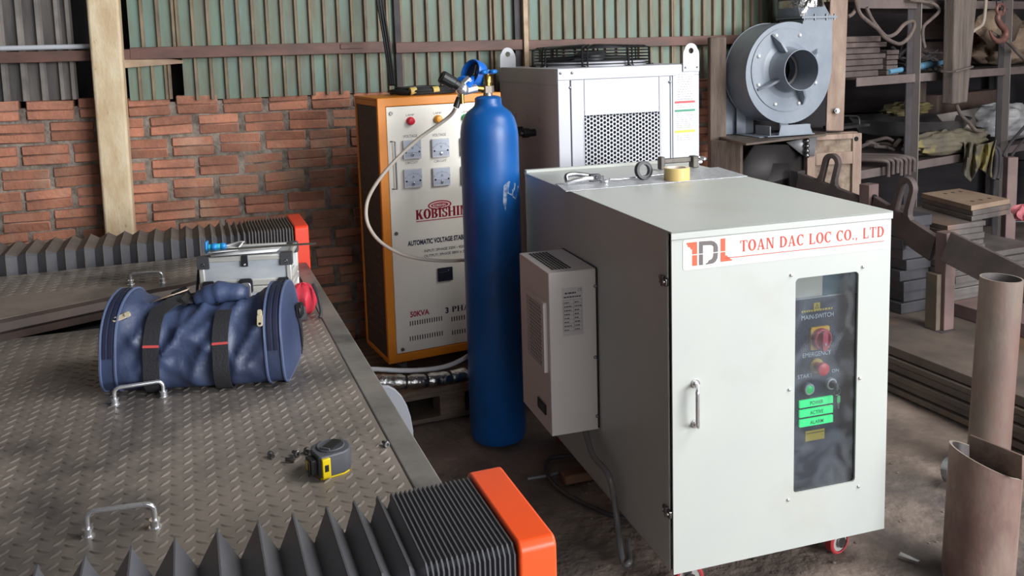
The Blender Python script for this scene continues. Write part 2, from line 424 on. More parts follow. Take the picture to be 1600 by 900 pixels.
mb = MB(); mb.box(5.1, 5.2, 2.2, 7.2, 0, 3.94); struct(mb.build('wall_right', DKWALL))

# cream painted column at the left
CREAM = mat('peeling_cream_paint', s(222, 204, 172), .7, 0, s(198, 172, 136), 9, stretch=(2, 2, .7), bump=.2, bscale=50, col3=s(150, 112, 84), scale3=14, lo3=.62, hi3=.7)
mb = MB()
mb.add([(-1.955, -.14, 0), (-1.84, -.14, 0), (-1.84, -.02, 0), (-1.955, -.02, 0), (-1.945, -.13, 3.9), (-1.80, -.13, 3.9), (-1.80, -.015, 3.9), (-1.945, -.015, 3.9)],
       [(3, 2, 1, 0), (4, 5, 6, 7), (0, 1, 5, 4), (1, 2, 6, 5), (2, 3, 7, 6), (3, 0, 4, 7)], 0, WF)
tag(mb.build('column', CREAM, bevel=.012, segs=3), 'cream column of peeling paint standing against the brick wall at left', 'column')

# brown column beside the blower
mb = MB()
p0 = at_y(1108, 150, 4.75); p1 = at_y(1146, 150, 4.75)
mb.box(p0.x+.01, p1.x-.03, 4.78, 4.84, 0, 1.56)
tag(mb.build('wooden_post', WOOD, bevel=.008), 'short brown wooden post under the wall beam, left of the grey blower', 'post')

# ============================================================ LASER POWER CABINET
CAB = mat('cabinet_cream_paint', s(189, 192, 186), .38, 0, s(184, 188, 184), 3, col3=s(178, 176, 165), scale3=2.2, lo3=.55, hi3=.8, bump=.02, bscale=8)
CABS = CAB
W, D, ZB, ZT = .683, 1.221, .108, 1.0505
CF = frame((.4032, 2.236, 0), .2956)
cab = thing('control_cabinet', 'large cream steel control cabinet on casters with dark window and green indicator lights', 'cabinet', CF)
mb = MB()
mb.box(0, W, .018, D, ZB, ZT-.02, 0)
mb.box(.06, W-.06, .1, D-.1, ZB-.01, ZB, 1)
# the box is hollow behind the window: build it as sheets
mb = MB()
mb.box(0, .004, .02, D, ZB, ZT-.004); mb.box(W-.004, W, .02, D, ZB, ZT-.004); mb.box(0, W, D-.004, D, ZB, ZT-.004); mb.box(0, W, .02, D, ZB, ZB+.004)
mb.box(-.0015, .0, .02, .05, ZB, ZT-.004)
mb.build('body', CAB, cab, bevel=.0015)
mb = MB(); mb.box(-.002, W+.002, -.004, D, ZT-.006, ZT); mb.box(-.002, W+.002, -.004, -.001, ZT-.022, ZT); mb.box(0, W, D-.02, D+.002, ZT, ZT+.012)
mb.build('top_panel', CAB, cab, bevel=.002)
def window_plate(mb, X0, X1, Z0, Z1, wx0, wx1, wz0, wz1, r, y0, y1):
    inn = rrect(wx0, wx1, wz0, wz1, r); out = []
    for c, (X, Z) in enumerate(((X1, Z1), (X0, Z1), (X0, Z0), (X1, Z0))):
        g = inn[c*6:(c+1)*6]
        hor = c in (0, 2)
        a = (X, g[0][1]) if hor else (g[0][0], Z); b = (g[5][0], Z) if hor else (X, g[5][1])
        out += [a, ((a[0]+X)/2, (a[1]+Z)/2), (X, Z), (X, Z), ((b[0]+X)/2, (b[1]+Z)/2), b]
    mb.ringplate(out, inn, y0, y1, 0, front_T(0))
WX0, WX1, WZ0, WZ1 = .3735, .577, .2715, .888
mb = MB(); window_plate(mb, .001, W-.001, ZB, ZT-.023, WX0, WX1, WZ0, WZ1, .012, -.006, 0)
door = mb.build('door', CAB, cab)
FT = front_T(-.0005)
# window pane
def glass_mat():
    M = bpy.data.materials.new('smudged_glass'); M.use_nodes = True; N = M.node_tree.nodes; L = M.node_tree.links
    N.remove(N['Principled BSDF']); out = N['Material Output']
    tr = N.new('ShaderNodeBsdfTransparent'); tr.inputs[0].default_value = (.80, .84, .86, 1)
    gl = N.new('ShaderNodeBsdfGlossy'); gl.inputs['Roughness'].default_value = .06
    df = N.new('ShaderNodeBsdfDiffuse'); df.inputs[0].default_value = (.62, .68, .76, 1)
    fr = N.new('ShaderNodeLayerWeight'); fr.inputs[0].default_value = .12
    m1 = N.new('ShaderNodeMixShader'); m2 = N.new('ShaderNodeMixShader')
    tc = N.new('ShaderNodeTexCoord'); nz = N.new('ShaderNodeTexNoise'); nz.inputs['Scale'].default_value = 9; nz.inputs['Detail'].default_value = 8; nz.inputs['Distortion'].default_value = 1.6
    L.new(tc.outputs['Object'], nz.inputs['Vector'])
    mr = N.new('ShaderNodeMapRange'); mr.inputs[1].default_value = .45; mr.inputs[2].default_value = .85; mr.inputs[3].default_value = .015; mr.inputs[4].default_value = .12
    L.new(nz.outputs[0], mr.inputs[0])
    pw_ = N.new('ShaderNodeMath'); pw_.operation = 'MULTIPLY_ADD'; pw_.inputs[1].default_value = .6; pw_.inputs[2].default_value = .03; L.new(fr.outputs[1], pw_.inputs[0]); L.new(pw_.outputs[0], m1.inputs[0]); L.new(tr.outputs[0], m1.inputs[1]); L.new(gl.outputs[0], m1.inputs[2])
    L.new(mr.outputs[0], m2.inputs[0]); L.new(m1.outputs[0], m2.inputs[1]); L.new(df.outputs[0], m2.inputs[2])
    L.new(m2.outputs[0], out.inputs[0]); return M
GLASS = glass_mat()
mb = MB(); mb.box(WX0-.012, WX1+.012, .0070, .0100, WZ0-.012, WZ1+.012)
pane = mb.build('window_pane', GLASS, door); pane['label'] = 'smudged glass pane of the door'
mb = MB()
for u, v in ((1236, 430), (1348, 417), (1233, 609), (1343, 591), (1231, 781), (1341, 760)):
    mb.nx(); p = hit(CF, u, v, 'y', 0); bolt_head(mb, p.x, p.z, .0052, .004, FT, 0, False)
mb.build('window_screw', CHROME, door)
# control panel behind the glass
PY = .05
NAVY = mat('dark_panel', s(36, 42, 60), .5)
zt_ = hit(CF, 1262, 466, 'y', PY).z
cp = MB().box(WX0-.05, WX1+.05, PY, PY+.003, ZB+.05, zt_).box(WX0-.05, WX1+.05, PY-.0005, PY+.004, zt_-.002, zt_+.002, 1).build('control_panel', [NAVY, ALU], cab)
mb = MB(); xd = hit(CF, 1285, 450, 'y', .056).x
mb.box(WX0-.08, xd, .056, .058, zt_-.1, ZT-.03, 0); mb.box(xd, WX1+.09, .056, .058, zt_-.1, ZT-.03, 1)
mb.build('reflection_panel', [mat('beige_reflection_tone', s(196, 186, 170), .6), mat('teal_reflection_tone', s(64, 92, 104), .55)], cab)  # added sheets behind the glass, coloured as its light and dark reflection
PT = front_T(PY-.0006)
def P(u, v, y=PY): q = hit(CF, u, v, 'y', y); return q.x, q.z
def ptext(o, sx, u0, v0, u1, v1, hpx, mbx=None, mi=0):
    x0, z0 = P(u0, v0); x1, z1 = P(u1, v1); text(o, sx, x0, (z0+z1)/2, hpx/1383*2.35, PT, mi, width=x1-x0, align='L')
YEL = mat('yellow_plastic', s(222, 168, 40), .45); YELD = mat('yellow_sticker', s(196, 166, 60), .6); REDP = mat('red_plastic', s(196, 70, 88), .4)
PWHITE = mat('panel_white_ink', s(205, 210, 220), .6)
mb = MB()
ptext(mb, 'MAIN-SWITCH', 1252, 502, 1302, 492, 8); ptext(mb, 'EMERGENCY', 1254, 560, 1298, 552, 8); ptext(mb, 'START', 1246, 593, 1269, 588, 7); ptext(mb, 'OFF  ON', 1283, 586, 1310, 579, 6)
x0, z0 = P(1252, 489); x1, z1 = P(1299, 482); xx = x0
while xx < x1: ww = rnd.uniform(.004, .009); mb.add([(xx, z0, .0006), (xx+ww, z0, .0006), (xx+ww, z0+.006, .0006), (xx, z0+.006, .0006)], [(0, 1, 2, 3)], 1, PT); xx += ww+.0025
mb.build('panel_lettering', [PWHITE, YELD], cp)
mb = MB(); a = P(1271, 485); b = P(1281, 472); mb.box(a[0], b[0], PY-.0015, PY, a[1], b[1], 0)
cx, cz = (a[0]+b[0])/2, (a[1]+b[1])/2; mb.ringplate([(cx-.007, cz-.006), (cx+.007, cz-.006), (cx, cz+.007)], [(cx-.0045, cz-.0045), (cx+.0045, cz-.0045), (cx, cz+.0045)], PY*0+.0002, .0006, 1, front_T(PY-.0016))
a = P(1258, 690); b = P(1288, 669); mb.box(a[0], b[0], PY-.0012, PY, a[1], b[1], 0); mb.box(a[0]+.002, b[0]-.002, PY-.0016, PY-.001, b[1]-.008, b[1]-.006, 1)
mb.build('warning_sticker', [YELD, INKBLK], cp)
# rotary main switch
x, z = P(1279, 527); A = front_T(PY) @ Matrix.Translation((x, z, 0))
mb = MB(); mb.prism(rrect(-.031, .031, -.033, .033, .005), 0, .008, 0, A)
mb.lathe([(.03, .008), (.03, .02), (.027, .024), (.024, .024), (.024, .012), (.001, .012)], 32, A, 1)
mb.prism(rrect(-.0085, .0085, -.031, .026, .006), .012, .032, 1, A); mb.cyl((0, -.012, .03), (0, -.012, .034), .004, m=2, T=A)
mb.build('rotary_switch', [YEL, REDP, CHROME], cp, bevel=.001)
x, z = P(1275, 571); A = front_T(PY) @ Matrix.Translation((x, z, 0))
RED = mat('red_button', s(224, 44, 52), .35)
mb = MB(); mb.lathe([(.022, 0), (.022, .004), (.021, .005)], 28, A, 0); mb.lathe([(.012, .005), (.012, .022), (.017, .024), (.019, .03), (.018, .036), (.012, .039), (.001, .04)], 28, A, 1)
for k in range(3):
    for q in _half(0, 0, .0145, .0145, .012, .012, k*2.09+.2, k*2.09+1.6, 6): mb.add([(p[0], p[1], .0392-.35*(p[0]**2+p[1]**2)/.02+.0022) for p in q], [(0, 1, 2, 3)], 2, A)
mb.build('emergency_button', [YELD, RED, mat('button_pink_mark', s(245, 160, 160), .5)], cp)
GREEN = mat('green_lens', s(30, 170, 90), .35, emit=s(30, 190, 100), estr=.5)
x, z = P(1261, 606); A = front_T(PY) @ Matrix.Translation((x, z, 0))
mb = MB(); mb.lathe([(.0165, 0), (.0165, .012), (.0145, .0145), (.012, .0145), (.012, .011)], 28, A, 0, False); mb.lathe([(.0118, .009), (.0116, .0135), (.009, .0155), (.001, .016)], 28, A, 1)
BEZ = mat('silver_bezel', s(206, 208, 212), .3, .2); mb.build('start_button', [BEZ, GREEN], cp)
x, z = P(1296, 598); A = front_T(PY) @ Matrix.Translation((x, z, 0))
mb = MB(); mb.lathe([(.0165, 0), (.0165, .011), (.0145, .0135), (.0125, .0135), (.0125, .012), (.001, .012)], 28, A, 0); mb.lathe([(.0118, .0121), (.0118, .0135), (.001, .0137)], 20, A, 1)
mb.prism(rrect(-.003, .004, -.009, .009, .002), .0135, .036, 2, A)
ks = mb.build('key_switch', [BEZ, BLACK, STEEL], cp)
mb = MB(); mb.tube([(.004+.011*cos(a), -.016+.011*sin(a), .03+.002*sin(a)) for a in [2*pi*i/20 for i in range(20)]], .0011, 6, 0, A, closed=True)
mb.prism(rrect(.003, .013, -.049, -.028, .003), .030, .032, 1, A); mb.prism([(.006, -.066), (.010, -.066), (.0115, -.049), (.0045, -.049)], .030, .0315, 0, A)
mb.build('hanging_key', [STEEL, mat('green_tag', s(110, 200, 130), .5)], ks)
LIT = mat('lit_green_indicator', s(60, 215, 130), .4, emit=s(56, 226, 130), estr=.85)
for wd_, v in (('POWER', 627), ('ACTIVE', 642), ('ALARM', 657)):
    a = P(1248, v+11); b = P(1299.5, v-10); x0, z0 = P(1248, v+4.5); zc = P(1274, v)[1]
    mb = MB(); mb.box(a[0], b[0], PY-.006, PY, zc-.0105, zc+.0105, 0)
    text(mb, wd_, (a[0]+b[0])/2, zc-.0055, .0115, front_T(PY-.0062), 1, width=.044, bold=.012)
    mb.build('indicator_lamp', [LIT, mat('indicator_ink', s(30, 110, 70), .6)], cp)
# logo sticker on the door
a = hit(CF, 1069, 423, 'y', 0); b = hit(CF, 1386, 333, 'y', 0)
STK = mat('sticker_film', s(220, 220, 215), .35, 0, s(214, 212, 204), 6, col3=s(170, 160, 146), scale3=7, lo3=.62, hi3=.74)
zt2 = ZT-.024
mb = MB(); mb.prism(rrect(.033, W-.012, .945, zt2, .008), 0, .0004, 0, FT)
stk = mb.build('logo_sticker', STK, door)
def L2(u, v): q = hit(CF, u, v, 'y', 0); return q.x, q.z
ST = front_T(-.001)
mb = MB()
x0, z0 = L2(1156, 394); x1, z1 = L2(1381, 372)
serif(mb, 'TOAN DAC LOC CO., LTD', x0, .9795, .030, x1-x0, ST, 0)
xa, za = L2(1132, 408); xb, zb = L2(1381, 379); mb.add([(xa, .9655, .0006), (x1, .9655, .0006), (x1, .9675, .0006), (xa, .9675, .0006)], [(0, 1, 2, 3)], 0, ST)
mb.build('company_lettering', [INKRED], stk)
# logo built from blocks: a stepped 1, a D, a stepped L, cut by a thin line
ORG = mat('orange_red_ink', s(226, 92, 62), .55)
mb = MB()
zl, zh = .955, 1.018; zm = (zl+zh)/2-.002; g = .0013; hh = zh-zl
def blk(pts, m):
    mb.add([(x, y, .0006) for x, y in pts], [tuple(range(len(pts)))], m, ST)
X = .044
blk([(X, zh), (X+.030, zh), (X+.030, zm+g), (X+.016, zm+g), (X+.016, zh-.018), (X+.012, zh-.019), (X+.010, zh-.013), (X+.004, zh-.012), (X+.003, zh-.006), (X, zh-.005)], 0)
blk([(X+.016, zm-g), (X+.030, zm-g), (X+.030, zl), (X+.016, zl)], 0)
Dx = .080
blk([(Dx, zm+g), (Dx, zh), (Dx+.011, zh), (Dx+.011, zm+g)], 1); blk([(Dx, zl), (Dx, zm-g), (Dx+.011, zm-g), (Dx+.011, zl)], 1)
blk([(Dx+.011, zh), (Dx+.036, zh-.001), (Dx+.044, zh-.004), (Dx+.044, zh-.0155), (Dx+.032, zh-.012), (Dx+.011, zh-.011)], 1)
blk([(Dx+.044, zh-.004), (Dx+.052, zh-.011), (Dx+.055, zh-.02), (Dx+.055, zm+g), (Dx+.042, zm+g), (Dx+.042, zh-.017), (Dx+.040, zh-.0145)], 1)
blk([(Dx+.042, zm-g), (Dx+.055, zm-g), (Dx+.0535, zl+.014), (Dx+.048, zl+.005), (Dx+.040, zl+.001), (Dx+.019, zl), (Dx+.020, zl+.003), (Dx+.026, zl+.005), (Dx+.028, zl+.010), (Dx+.034, zl+.012), (Dx+.038, zl+.014), (Dx+.041, zl+.019)], 1)
Lx = .143
blk([(Lx, zm+g), (Lx, zh+.002), (Lx+.014, zh+.002), (Lx+.014, zm+g)], 0)
blk([(Lx, zl+.003), (Lx+.034, zl+.003), (Lx+.033, zl+.007), (Lx+.028, zl+.008), (Lx+.027, zl+.013), (Lx+.021, zl+.014), (Lx+.020, zl+.018), (Lx+.014, zl+.019), (Lx+.014, zm-g), (Lx, zm-g)], 0)
mb.build('company_logo', [ORG, INKGRY], stk)
# chrome door handle
x, zt3 = L2(1080, 600); _, zb3 = L2(1078, 663)
mb = MB(); mb.tube(bez([(x+.012, 0, zt3), (x+.008, -.022, zt3), (x, -.034, zt3-.008), (x-.001, -.036, zt3-.02)], 6)+bez([(x-.001, -.036, zb3+.02), (x, -.034, zb3+.008), (x+.008, -.022, zb3), (x+.012, 0, zb3)], 6), .0058, 12)
for z in (zt3, zb3): mb.cyl((x+.012, 0, z), (x+.012, -.005, z), .012); mb.cyl((x+.011, -.004, z), (x+.011, -.008, z), .008)
mb.build('door_handle', CHROME, door)
# side hinges
for u, v in ((1037, 437), (1043, 797)):
    p = hit(CF, u, v, 'x', 0); A = left_T(0) @ Matrix.Translation((-p.y+.006, p.z, 0))
    mb = MB(); mb.prism(rrect(-.024, -.002, -.011, .011, .004), 0, .007, 0, A); mb.cyl((0, -.014, .006), (0, .014, .006), .006, m=0, T=A); mb.prism(rrect(.004, .022, -.012, .010, .004), 0, .008, 0, A)
    bolt_head(mb, -.016, 0, .004, .004, A @ Matrix.Translation((0, 0, .007)), 1); bolt_head(mb, .014, 0, .004, .004, A @ Matrix.Translation((0, 0, .008)), 1)
    mb.build('hinge', [STEEL, CHROME], cab, bevel=.001)
# casters
REDW = mat('red_caster_tyre', s(178, 62, 66), .4)
def caster(x, y, rot):
    A = Matrix.Translation((x, y, 0)) @ Matrix.Rotation(rot, 4, 'Z')
    mb = MB(); mb.box(-.04, .04, -.035, .035, ZB-.005, ZB, 0, A); mb.lathe([(.02, ZB-.018), (.02, ZB-.005)], 20, A, 0)
    for q in (-1, 1): mb.prism([(-.03, .04), (-.018, .04), (.02, .09), (-.02, .092)], q*.018-.0015, q*.018+.0015, 0, A @ front_T(0)); mb.prism(circ(.016, 16, -.022, .04), q*.020-.002, q*.020+.002, 0, A @ front_T(0))
    f = mb.build('caster', STEEL, cab)
    Bm = A @ Matrix.Translation((-.022, 0, .04)) @ Matrix.Rotation(pi/2, 4, 'X')
    mb = MB(); mb.lathe([(.03, -.015), (.036, -.015), (.04, -.011), (.04, .011), (.036, .015), (.03, .015)], 32, Bm, 0, False)
    mb.lathe([(.001, -.012), (.03, -.012)], 32, Bm, 1, False); mb.lathe([(.03, .012), (.001, .012)], 32, Bm, 1, False); mb.lathe([(.012, -.018), (.012, .018)], 20, Bm, 2)
    mb.build('wheel', [REDW, mat('caster_hub', s(205, 200, 195), .35, .4), CHROME], f)
caster(.612, .10, .25); caster(.07, .09, 2.9); caster(.6, 1.12, .2); caster(.09, 1.12, 1.2)

# cooling unit on the left side
PINK = mat('cooler_cream_paint', s(214, 205, 200), .42, bump=.015, bscale=10)
AX, AY0, AY1, AZ0, AZ1 = -.162, .503, .800, .310, .838
mb = MB(); mb.box(AX, 0, AY0, AY1, AZ0, AZ1, 0); mb.box(-.006, 0.0, AY0-.004, AY1+.004, AZ0+.004, AZ1+.003, 1)
cu_ = mb.build('cooling_unit', [PINK, RUBBER], cab, bevel=.012, segs=4)
# raised side grille with hexagonal openings
LT = left_T(AX)
g0 = hit(CF, 820, 443, 'x', AX-.008); g1 = hit(CF, 853, 580, 'x', AX-.008)
cy, cz = (g0.y+g1.y)/2, (hit(CF, 836, 450, 'x', AX).z+hit(CF, 836, 570, 'x', AX).z)/2
gw, gh = abs(g0.y-g1.y), .228
A = left_T(AX-.012) @ Matrix.Translation((-cy, cz, 0))
mb = MB(); pw, ph = perforated(mb, gw-.03, gh-.015, .0135, .0056, .0015, A, 0)
mb.ringplate(rrect(-gw/2, gw/2, -gh/2, gh/2, .004, 5), rrect(-pw/2+.007, pw/2-.007, -ph/2+.005, ph/2-.005, .001, 5), -.012, .0006, 0, A)
mb.prism(rrect(-gw/2+.004, gw/2-.004, -gh/2+.004, gh/2-.004, .001), -.0118, -.011, 1, A)
mb.build('side_grille', [PINK, DARK], cu_)
# top vent with slots
T0 = Matrix.Translation((0, 0, AZ1+.0004)); mb = MB()
for i in range(13):
    for j in range(6):
        y = AY0+.035+i*.0185; x = AX+.024+j*.0115; mb.prism(rrect(x, x+.0085, y, y+.0135, .002, 2), 0, .0005, 0, T0)
vn = mb.build('top_vent', DARK, cu_); 
p = hit(CF, 848, 634, 'x', AX); A = left_T(AX-.001) @ Matrix.Translation((-p.y, p.z, 0))
mb = MB(); mb.prism(rrect(-.042, .038, -.017, .017, .003), 0, .003, 0, A)
mb.prism(rrect(-.02, .03, -.009, .009, .002), .003, .0034, 1, A); mb.build('temperature_display', [BLACK, mat('dim_digit', s(70, 72, 74), .5)], cu_)
AFT = front_T(AY0-.0006)
a = hit(CF, 879, 526, 'y', AY0); b = hit(CF, 910, 447, 'y', AY0)
mb = MB(); lx0, lx1, lz0, lz1 = a.x, b.x, a.z, b.z; mb.add([(lx0, lz0, .0003), (lx1, lz0, .0003), (lx1, lz1, .0003), (lx0, lz1, .0003)], [(0, 1, 2, 3)], 0, AFT)
def ln(x0, x1, z0, z1): mb.add([(x0, z0, .0009), (x1, z0, .0009), (x1, z1, .0009), (x0, z1, .0009)], [(0, 1, 2, 3)], 1, AFT)
w_, h_ = lx1-lx0, lz1-lz0
text(mb, 'CE', lx1-.010, lz1-.014, .009, AFT, 1, z=.0009)
def marks(x0, x1, z, hh):            # print too small to read: a broken row of dashes
    x = x0
    while x < x1:
        w2 = rnd.uniform(.003, .009); ln(x, min(x+w2, x1), z, z+hh); x += w2+.0015
marks(lx0+.01, lx0+w_*.7, lz1-.020, .005); marks(lx0+.006, lx1-.006, lz1-.032, .004)
for k in range(9): z = lz1-.04-k*.0125; ln(lx0+.004, lx1-.004, z, z+.0007)
for x in (lx0+.004, lx0+w_*.55, lx1-.0047): ln(x, x+.0007, lz1-.04-8*.0125, lz1-.04)
for k in range(8):
    z = lz1-.0505-k*.0125; marks(lx0+.007, lx0+w_*.5*rnd.uniform(.6, 1), z+.001, .0035); marks(lx0+w_*.6, lx0+w_*rnd.uniform(.75, .95), z+.001, .0035)
mb.build('rating_label', [mat('label_film', s(198, 190, 188), .5), INKBLK], cu_)
mb = MB()
for u, v in ((930, 447), (930, 558), (933, 650)):
    mb.nx(); p = hit(CF, u, v, 'y', AY0); bolt_head(mb, p.x, p.z, .006, .005, AFT, 0, False)
mb.build('unit_screw', STEEL, cu_)
# drain hose: clear tube from the cooling unit down to the floor
TUBE = mat('clear_hose', s(120, 116, 116), .2, 0, alpha=.75, spec=.8)
q0 = hit(CF, 912, 675, 'x', -.03); q1 = hit(CF, 925, 708, 'x', -.04); q2 = hit(CF, 952, 745, 'x', -.035); q3 = hit(CF, 962, 800, 'x', -.02); q4 = hit(CF, 972, 845, 'x', -.035)
q0.z = AZ0+.003
q4.z = .012
mb = MB(); mb.tube(bez([q0, q1, q2, q3, q4, (q4.x+.012, q4.y-.02, .01), (q4.x+.03, q4.y+.02, .012), (q4.x+.045, q4.y+.06, .03)], 10), .0095, 12)
dh = mb.build('drain_hose', TUBE, cab)

# ============================================================ GAS CYLINDER
BLUE = mat('blue_cylinder_paint', s(20, 92, 164), .36, 0, s(16, 80, 146), 4, col3=s(24, 62, 100), scale3=3, lo3=.55, hi3=.75, bump=.03, bscale=14)
GF = frame((-.085, 3.365, 0), .2)
gas = thing('gas_cylinder', 'tall blue gas cylinder with regulator standing before the orange cabinet', 'gas cylinder', GF)
mb = MB(); R = .1115
mb.lathe([(.085, 0), (.102, .004), (R, .03), (R, 1.18), (R*.99, 1.215), (R*.955, 1.243), (R*.88, 1.270), (R*.77, 1.290), (R*.63, 1.304), (.060, 1.311), (.054, 1.318), (.051, 1.327), (.051, 1.345), (.043, 1.352), (.03, 1.355)], 64)
body = mb.build('body', [BLUE], gas)
# scraped bare patches on the shoulder side, and stamped characters
mb = MB()
def onbody(u, v, e=.0008):
    I = GF.inverted(); o = I @ CAMP; d = I.to_3x3() @ ray(u, v)
    r = R+e; a = d.x**2+d.y**2; b = 2*(o.x*d.x+o.y*d.y); c = o.x**2+o.y**2-r*r; t = (-b-math.sqrt(max(b*b-4*a*c, 0)))/(2*a); return o+d*t
for pts in ([(787, 290), (795, 283), (805, 286), (812, 284), (812, 294), (804, 296), (800, 306), (793, 302), (790, 330), (786, 318)], [(800, 296), (810, 290), (813, 300), (806, 312), (801, 308)]):
    q = [onbody(*p) for p in pts]; mb.add(q, [tuple(range(len(q)))])
mb.build('scraped_patch', mat('scraped_primer', s(176, 190, 205), .6, 0, s(60, 96, 150), 60), body)
mb = MB()
# neck valve
mb.lathe([(.020, 1.352), (.020, 1.37), (.016, 1.372), (.016, 1.38)], 20)
vb = MB(); vb.lathe([(.019, 1.352), (.017, 1.366)], 20, None, 1); vb.lathe([(.024, 1.366), (.024, 1.392), (.014, 1.394)], 6, None, 1); vb.lathe([(.015, 1.394), (.015, 1.402), (.019, 1.404), (.019, 1.425), (.014, 1.432), (.014, 1.44)], 20, None, 0)
vb.cyl((0, 0, 1.38), (-.05, -.005, 1.385), .012, m=0)
vb.build('valve', [BRASS, mat('valve_nut', s(150, 140, 128), .4, .8)], gas)
hw = MB(); hw.lathe([(.012, 1.436), (.02, 1.438), (.018, 1.452), (.001, 1.455)], 20)
for k in range(5):
    a = k*2*pi/5+.3; hw.sphere((.03*cos(a), .03*sin(a), 1.445), .0125, 12, 8, (1, 1, .7))
    hw.cyl((0, 0, 1.445), (.03*cos(a), .03*sin(a), 1.445), .008, 10)
hw.build('handwheel', mat('blue_plastic', s(20, 110, 190), .3), gas)
# regulator: chrome body with black knob, two gauges in blue protective covers
reg = MB(); reg.cyl((-.045, -.004, 1.385), (-.105, -.02, 1.375), .017, 16); reg.sphere((-.10, -.02, 1.385), .026, 18, 12)
reg.cyl((-.098, -.02, 1.40), (-.07, -.02, 1.425), .013, 14); reg.cyl((-.1, -.02, 1.38), (-.115, -.025, 1.345), .011, 6)
rg = reg.build('regulator', CHROME, gas)
kn = MB(); d = (V(-.168, -.03, 1.428)-V(-.10, -.02, 1.388)).normalized(); A = Matrix.Translation((-.10, -.02, 1.388)) @ d.to_track_quat('Z', 'Y').to_matrix().to_4x4()
kn.lathe([(.017, .012), (.019, .02), (.019, .035), (.023, .038), (.025, .088), (.022, .094), (.012, .094), (.01, .09)], 14, A)
kn.build('adjusting_knob', BLACK, rg, ang=25)
GB = mat('gauge_cover_blue', s(28, 104, 200), .35)
for c, axis, r in (((-.040, .045, 1.436), V(-.80, -.50, .30), .052), ((-.085, .035, 1.40), V(.3, .85, -.35), .03)):
    A = Matrix.Translation(c) @ axis.normalized().to_track_quat('Z', 'Y').to_matrix().to_4x4()
    gg = MB(); gg.lathe([(.012, -.034), (r*.7, -.032), (r*1.0, -.016), (r*1.06, .018), (r, .026), (r*.93, .026), (r*.90, .002)], 28, A, 0, False)
    gg.lathe([(r*.9, .002), (.001, .003)], 28, A, 1, False); gg.lathe([(.001, -.034), (.012, -.034)], 20, A, 0, False)
    gg.box(-.002, .002, -.005, r*.7, .0035, .0045, 2, A); gg.cyl((0, 0, .003), (0, 0, .006), .004, 10, m=2, T=A)
    gg.build('pressure_gauge', [GB, mat('gauge_dial', s(60, 62, 66), .5), mat('gauge_needle', s(200, 200, 200), .5)], rg)
gs = MB(); gs.cyl((-.050, .02, 1.42), (-.078, -.012, 1.400), .014, 14); gs.cyl((-.075, -.018, 1.41), (-.085, -.02, 1.395), .018, 6); gs.build('gauge_stem', GB, rg)
ho = MB(); ho.cyl((-.113, -.024, 1.352), (-.128, -.03, 1.318), .012, 14); ho.cyl((-.105, -.035, 1.365), (-.105, -.04, 1.33), .008, 10, m=1); ho.build('outlet_fitting', [BLACK, BRASS], rg)
# white hose
HW = mat('white_hose', s(226, 220, 208), .4, 0, s(212, 204, 190), 6)
pts = [GF @ V(-.128, -.03, 1.318)]
for u, v, y in ((700, 184, 3.36), (650, 220, 3.42), (607, 262, 3.46), (580, 300, 3.48), (572, 328, 3.48), (577, 355, 3.48), (597, 380, 3.48), (633, 399, 3.49), (680, 407, 3.51), (728, 406, 3.53), (772, 399, 3.545)):
    pts.append(at_y(u, v, y))
tag(MB().tube(bez(pts, 10), .0072, 12).build('gas_hose', HW), 'white gas hose looping from the regulator across the orange cabinet front', 'hose')

# ============================================================ VOLTAGE STABILISER (orange and cream)
ORANGE = mat('orange_paint', s(226, 138, 30), .42, 0, s(216, 126, 24), 4)
CREAMP = mat('cream_panel', s(232, 228, 218), .42, 0, s(225, 221, 209), 4, col3=s(190, 182, 166), scale3=5, lo3=.66, hi3=.8)
b0 = at_y(608, 570, 3.62); KY = .45
KF = frame((b0.x, b0.y, 0), KY)
KZ0 = b0.z; KW = .56; KZ1 = hit(KF, 587, 154, 'y', 0).z; KD = .33
kob = thing('voltage_stabilizer', 'orange cabinet with cream front panel, meters and coloured lamps', 'cabinet', KF)
mb = MB(); t = .036
# orange frame: front border, top, edges
mb.ringplate([(0, KZ0), (KW, KZ0), (KW, KZ1), (0, KZ1)], [(t, KZ0+t), (KW-t, KZ0+t), (KW-t, KZ1-t), (t, KZ1-t)], -.02, 0, 0, front_T(0))
mb.box(0, KW, .02, KD, KZ1-.012, KZ1); mb.box(0, .012, KD-.02, KD, KZ0, KZ1-.012); mb.box(0, .010, .02, KD, KZ1-.035, KZ1-.012); mb.box(KW-.012, KW, KD-.02, KD, KZ0, KZ1-.012); mb.box(0, KW, .02, KD, KZ0, KZ0+.02)
mb.build('frame', ORANGE, kob, bevel=.003)
mb = MB(); mb.box(.004, .012, .022, KD-.02, KZ0+.02, KZ1-.035)
for i in range(24):
    for j in range(3):
        z = KZ0+.12+i*.042; y = .06+j*.075; mb.add([(.004, y, z), (.004, y+.055, z+.006), (-.002, y+.055, z), (-.002, y, z-.006)], [(0, 1, 2, 3)])
mb.build('side_panel', mat('dark_brown_louvre', s(62, 52, 48), .6), kob)
mb = MB(); mb.box(KW-.012, KW-.004, .022, KD-.02, KZ0+.02, KZ1-.012); mb.box(.012, KW-.012, KD-.012, KD-.004, KZ0+.02, KZ1-.012); mb.build('rear_panel', mat('dark_brown_sheet', s(62, 52, 48), .6), kob)
mb = MB(); mb.box(t+.002, KW-t-.002, .004, .010, KZ0+t+.002, KZ1-t-.002); fp = mb.build('front_panel', CREAMP, kob, bevel=.002)
KT = front_T(.004)
def K(u, v): q = hit(KF, u, v, 'y', .004); return q.x, q.z
KS = (b0.y+.1)/FPX
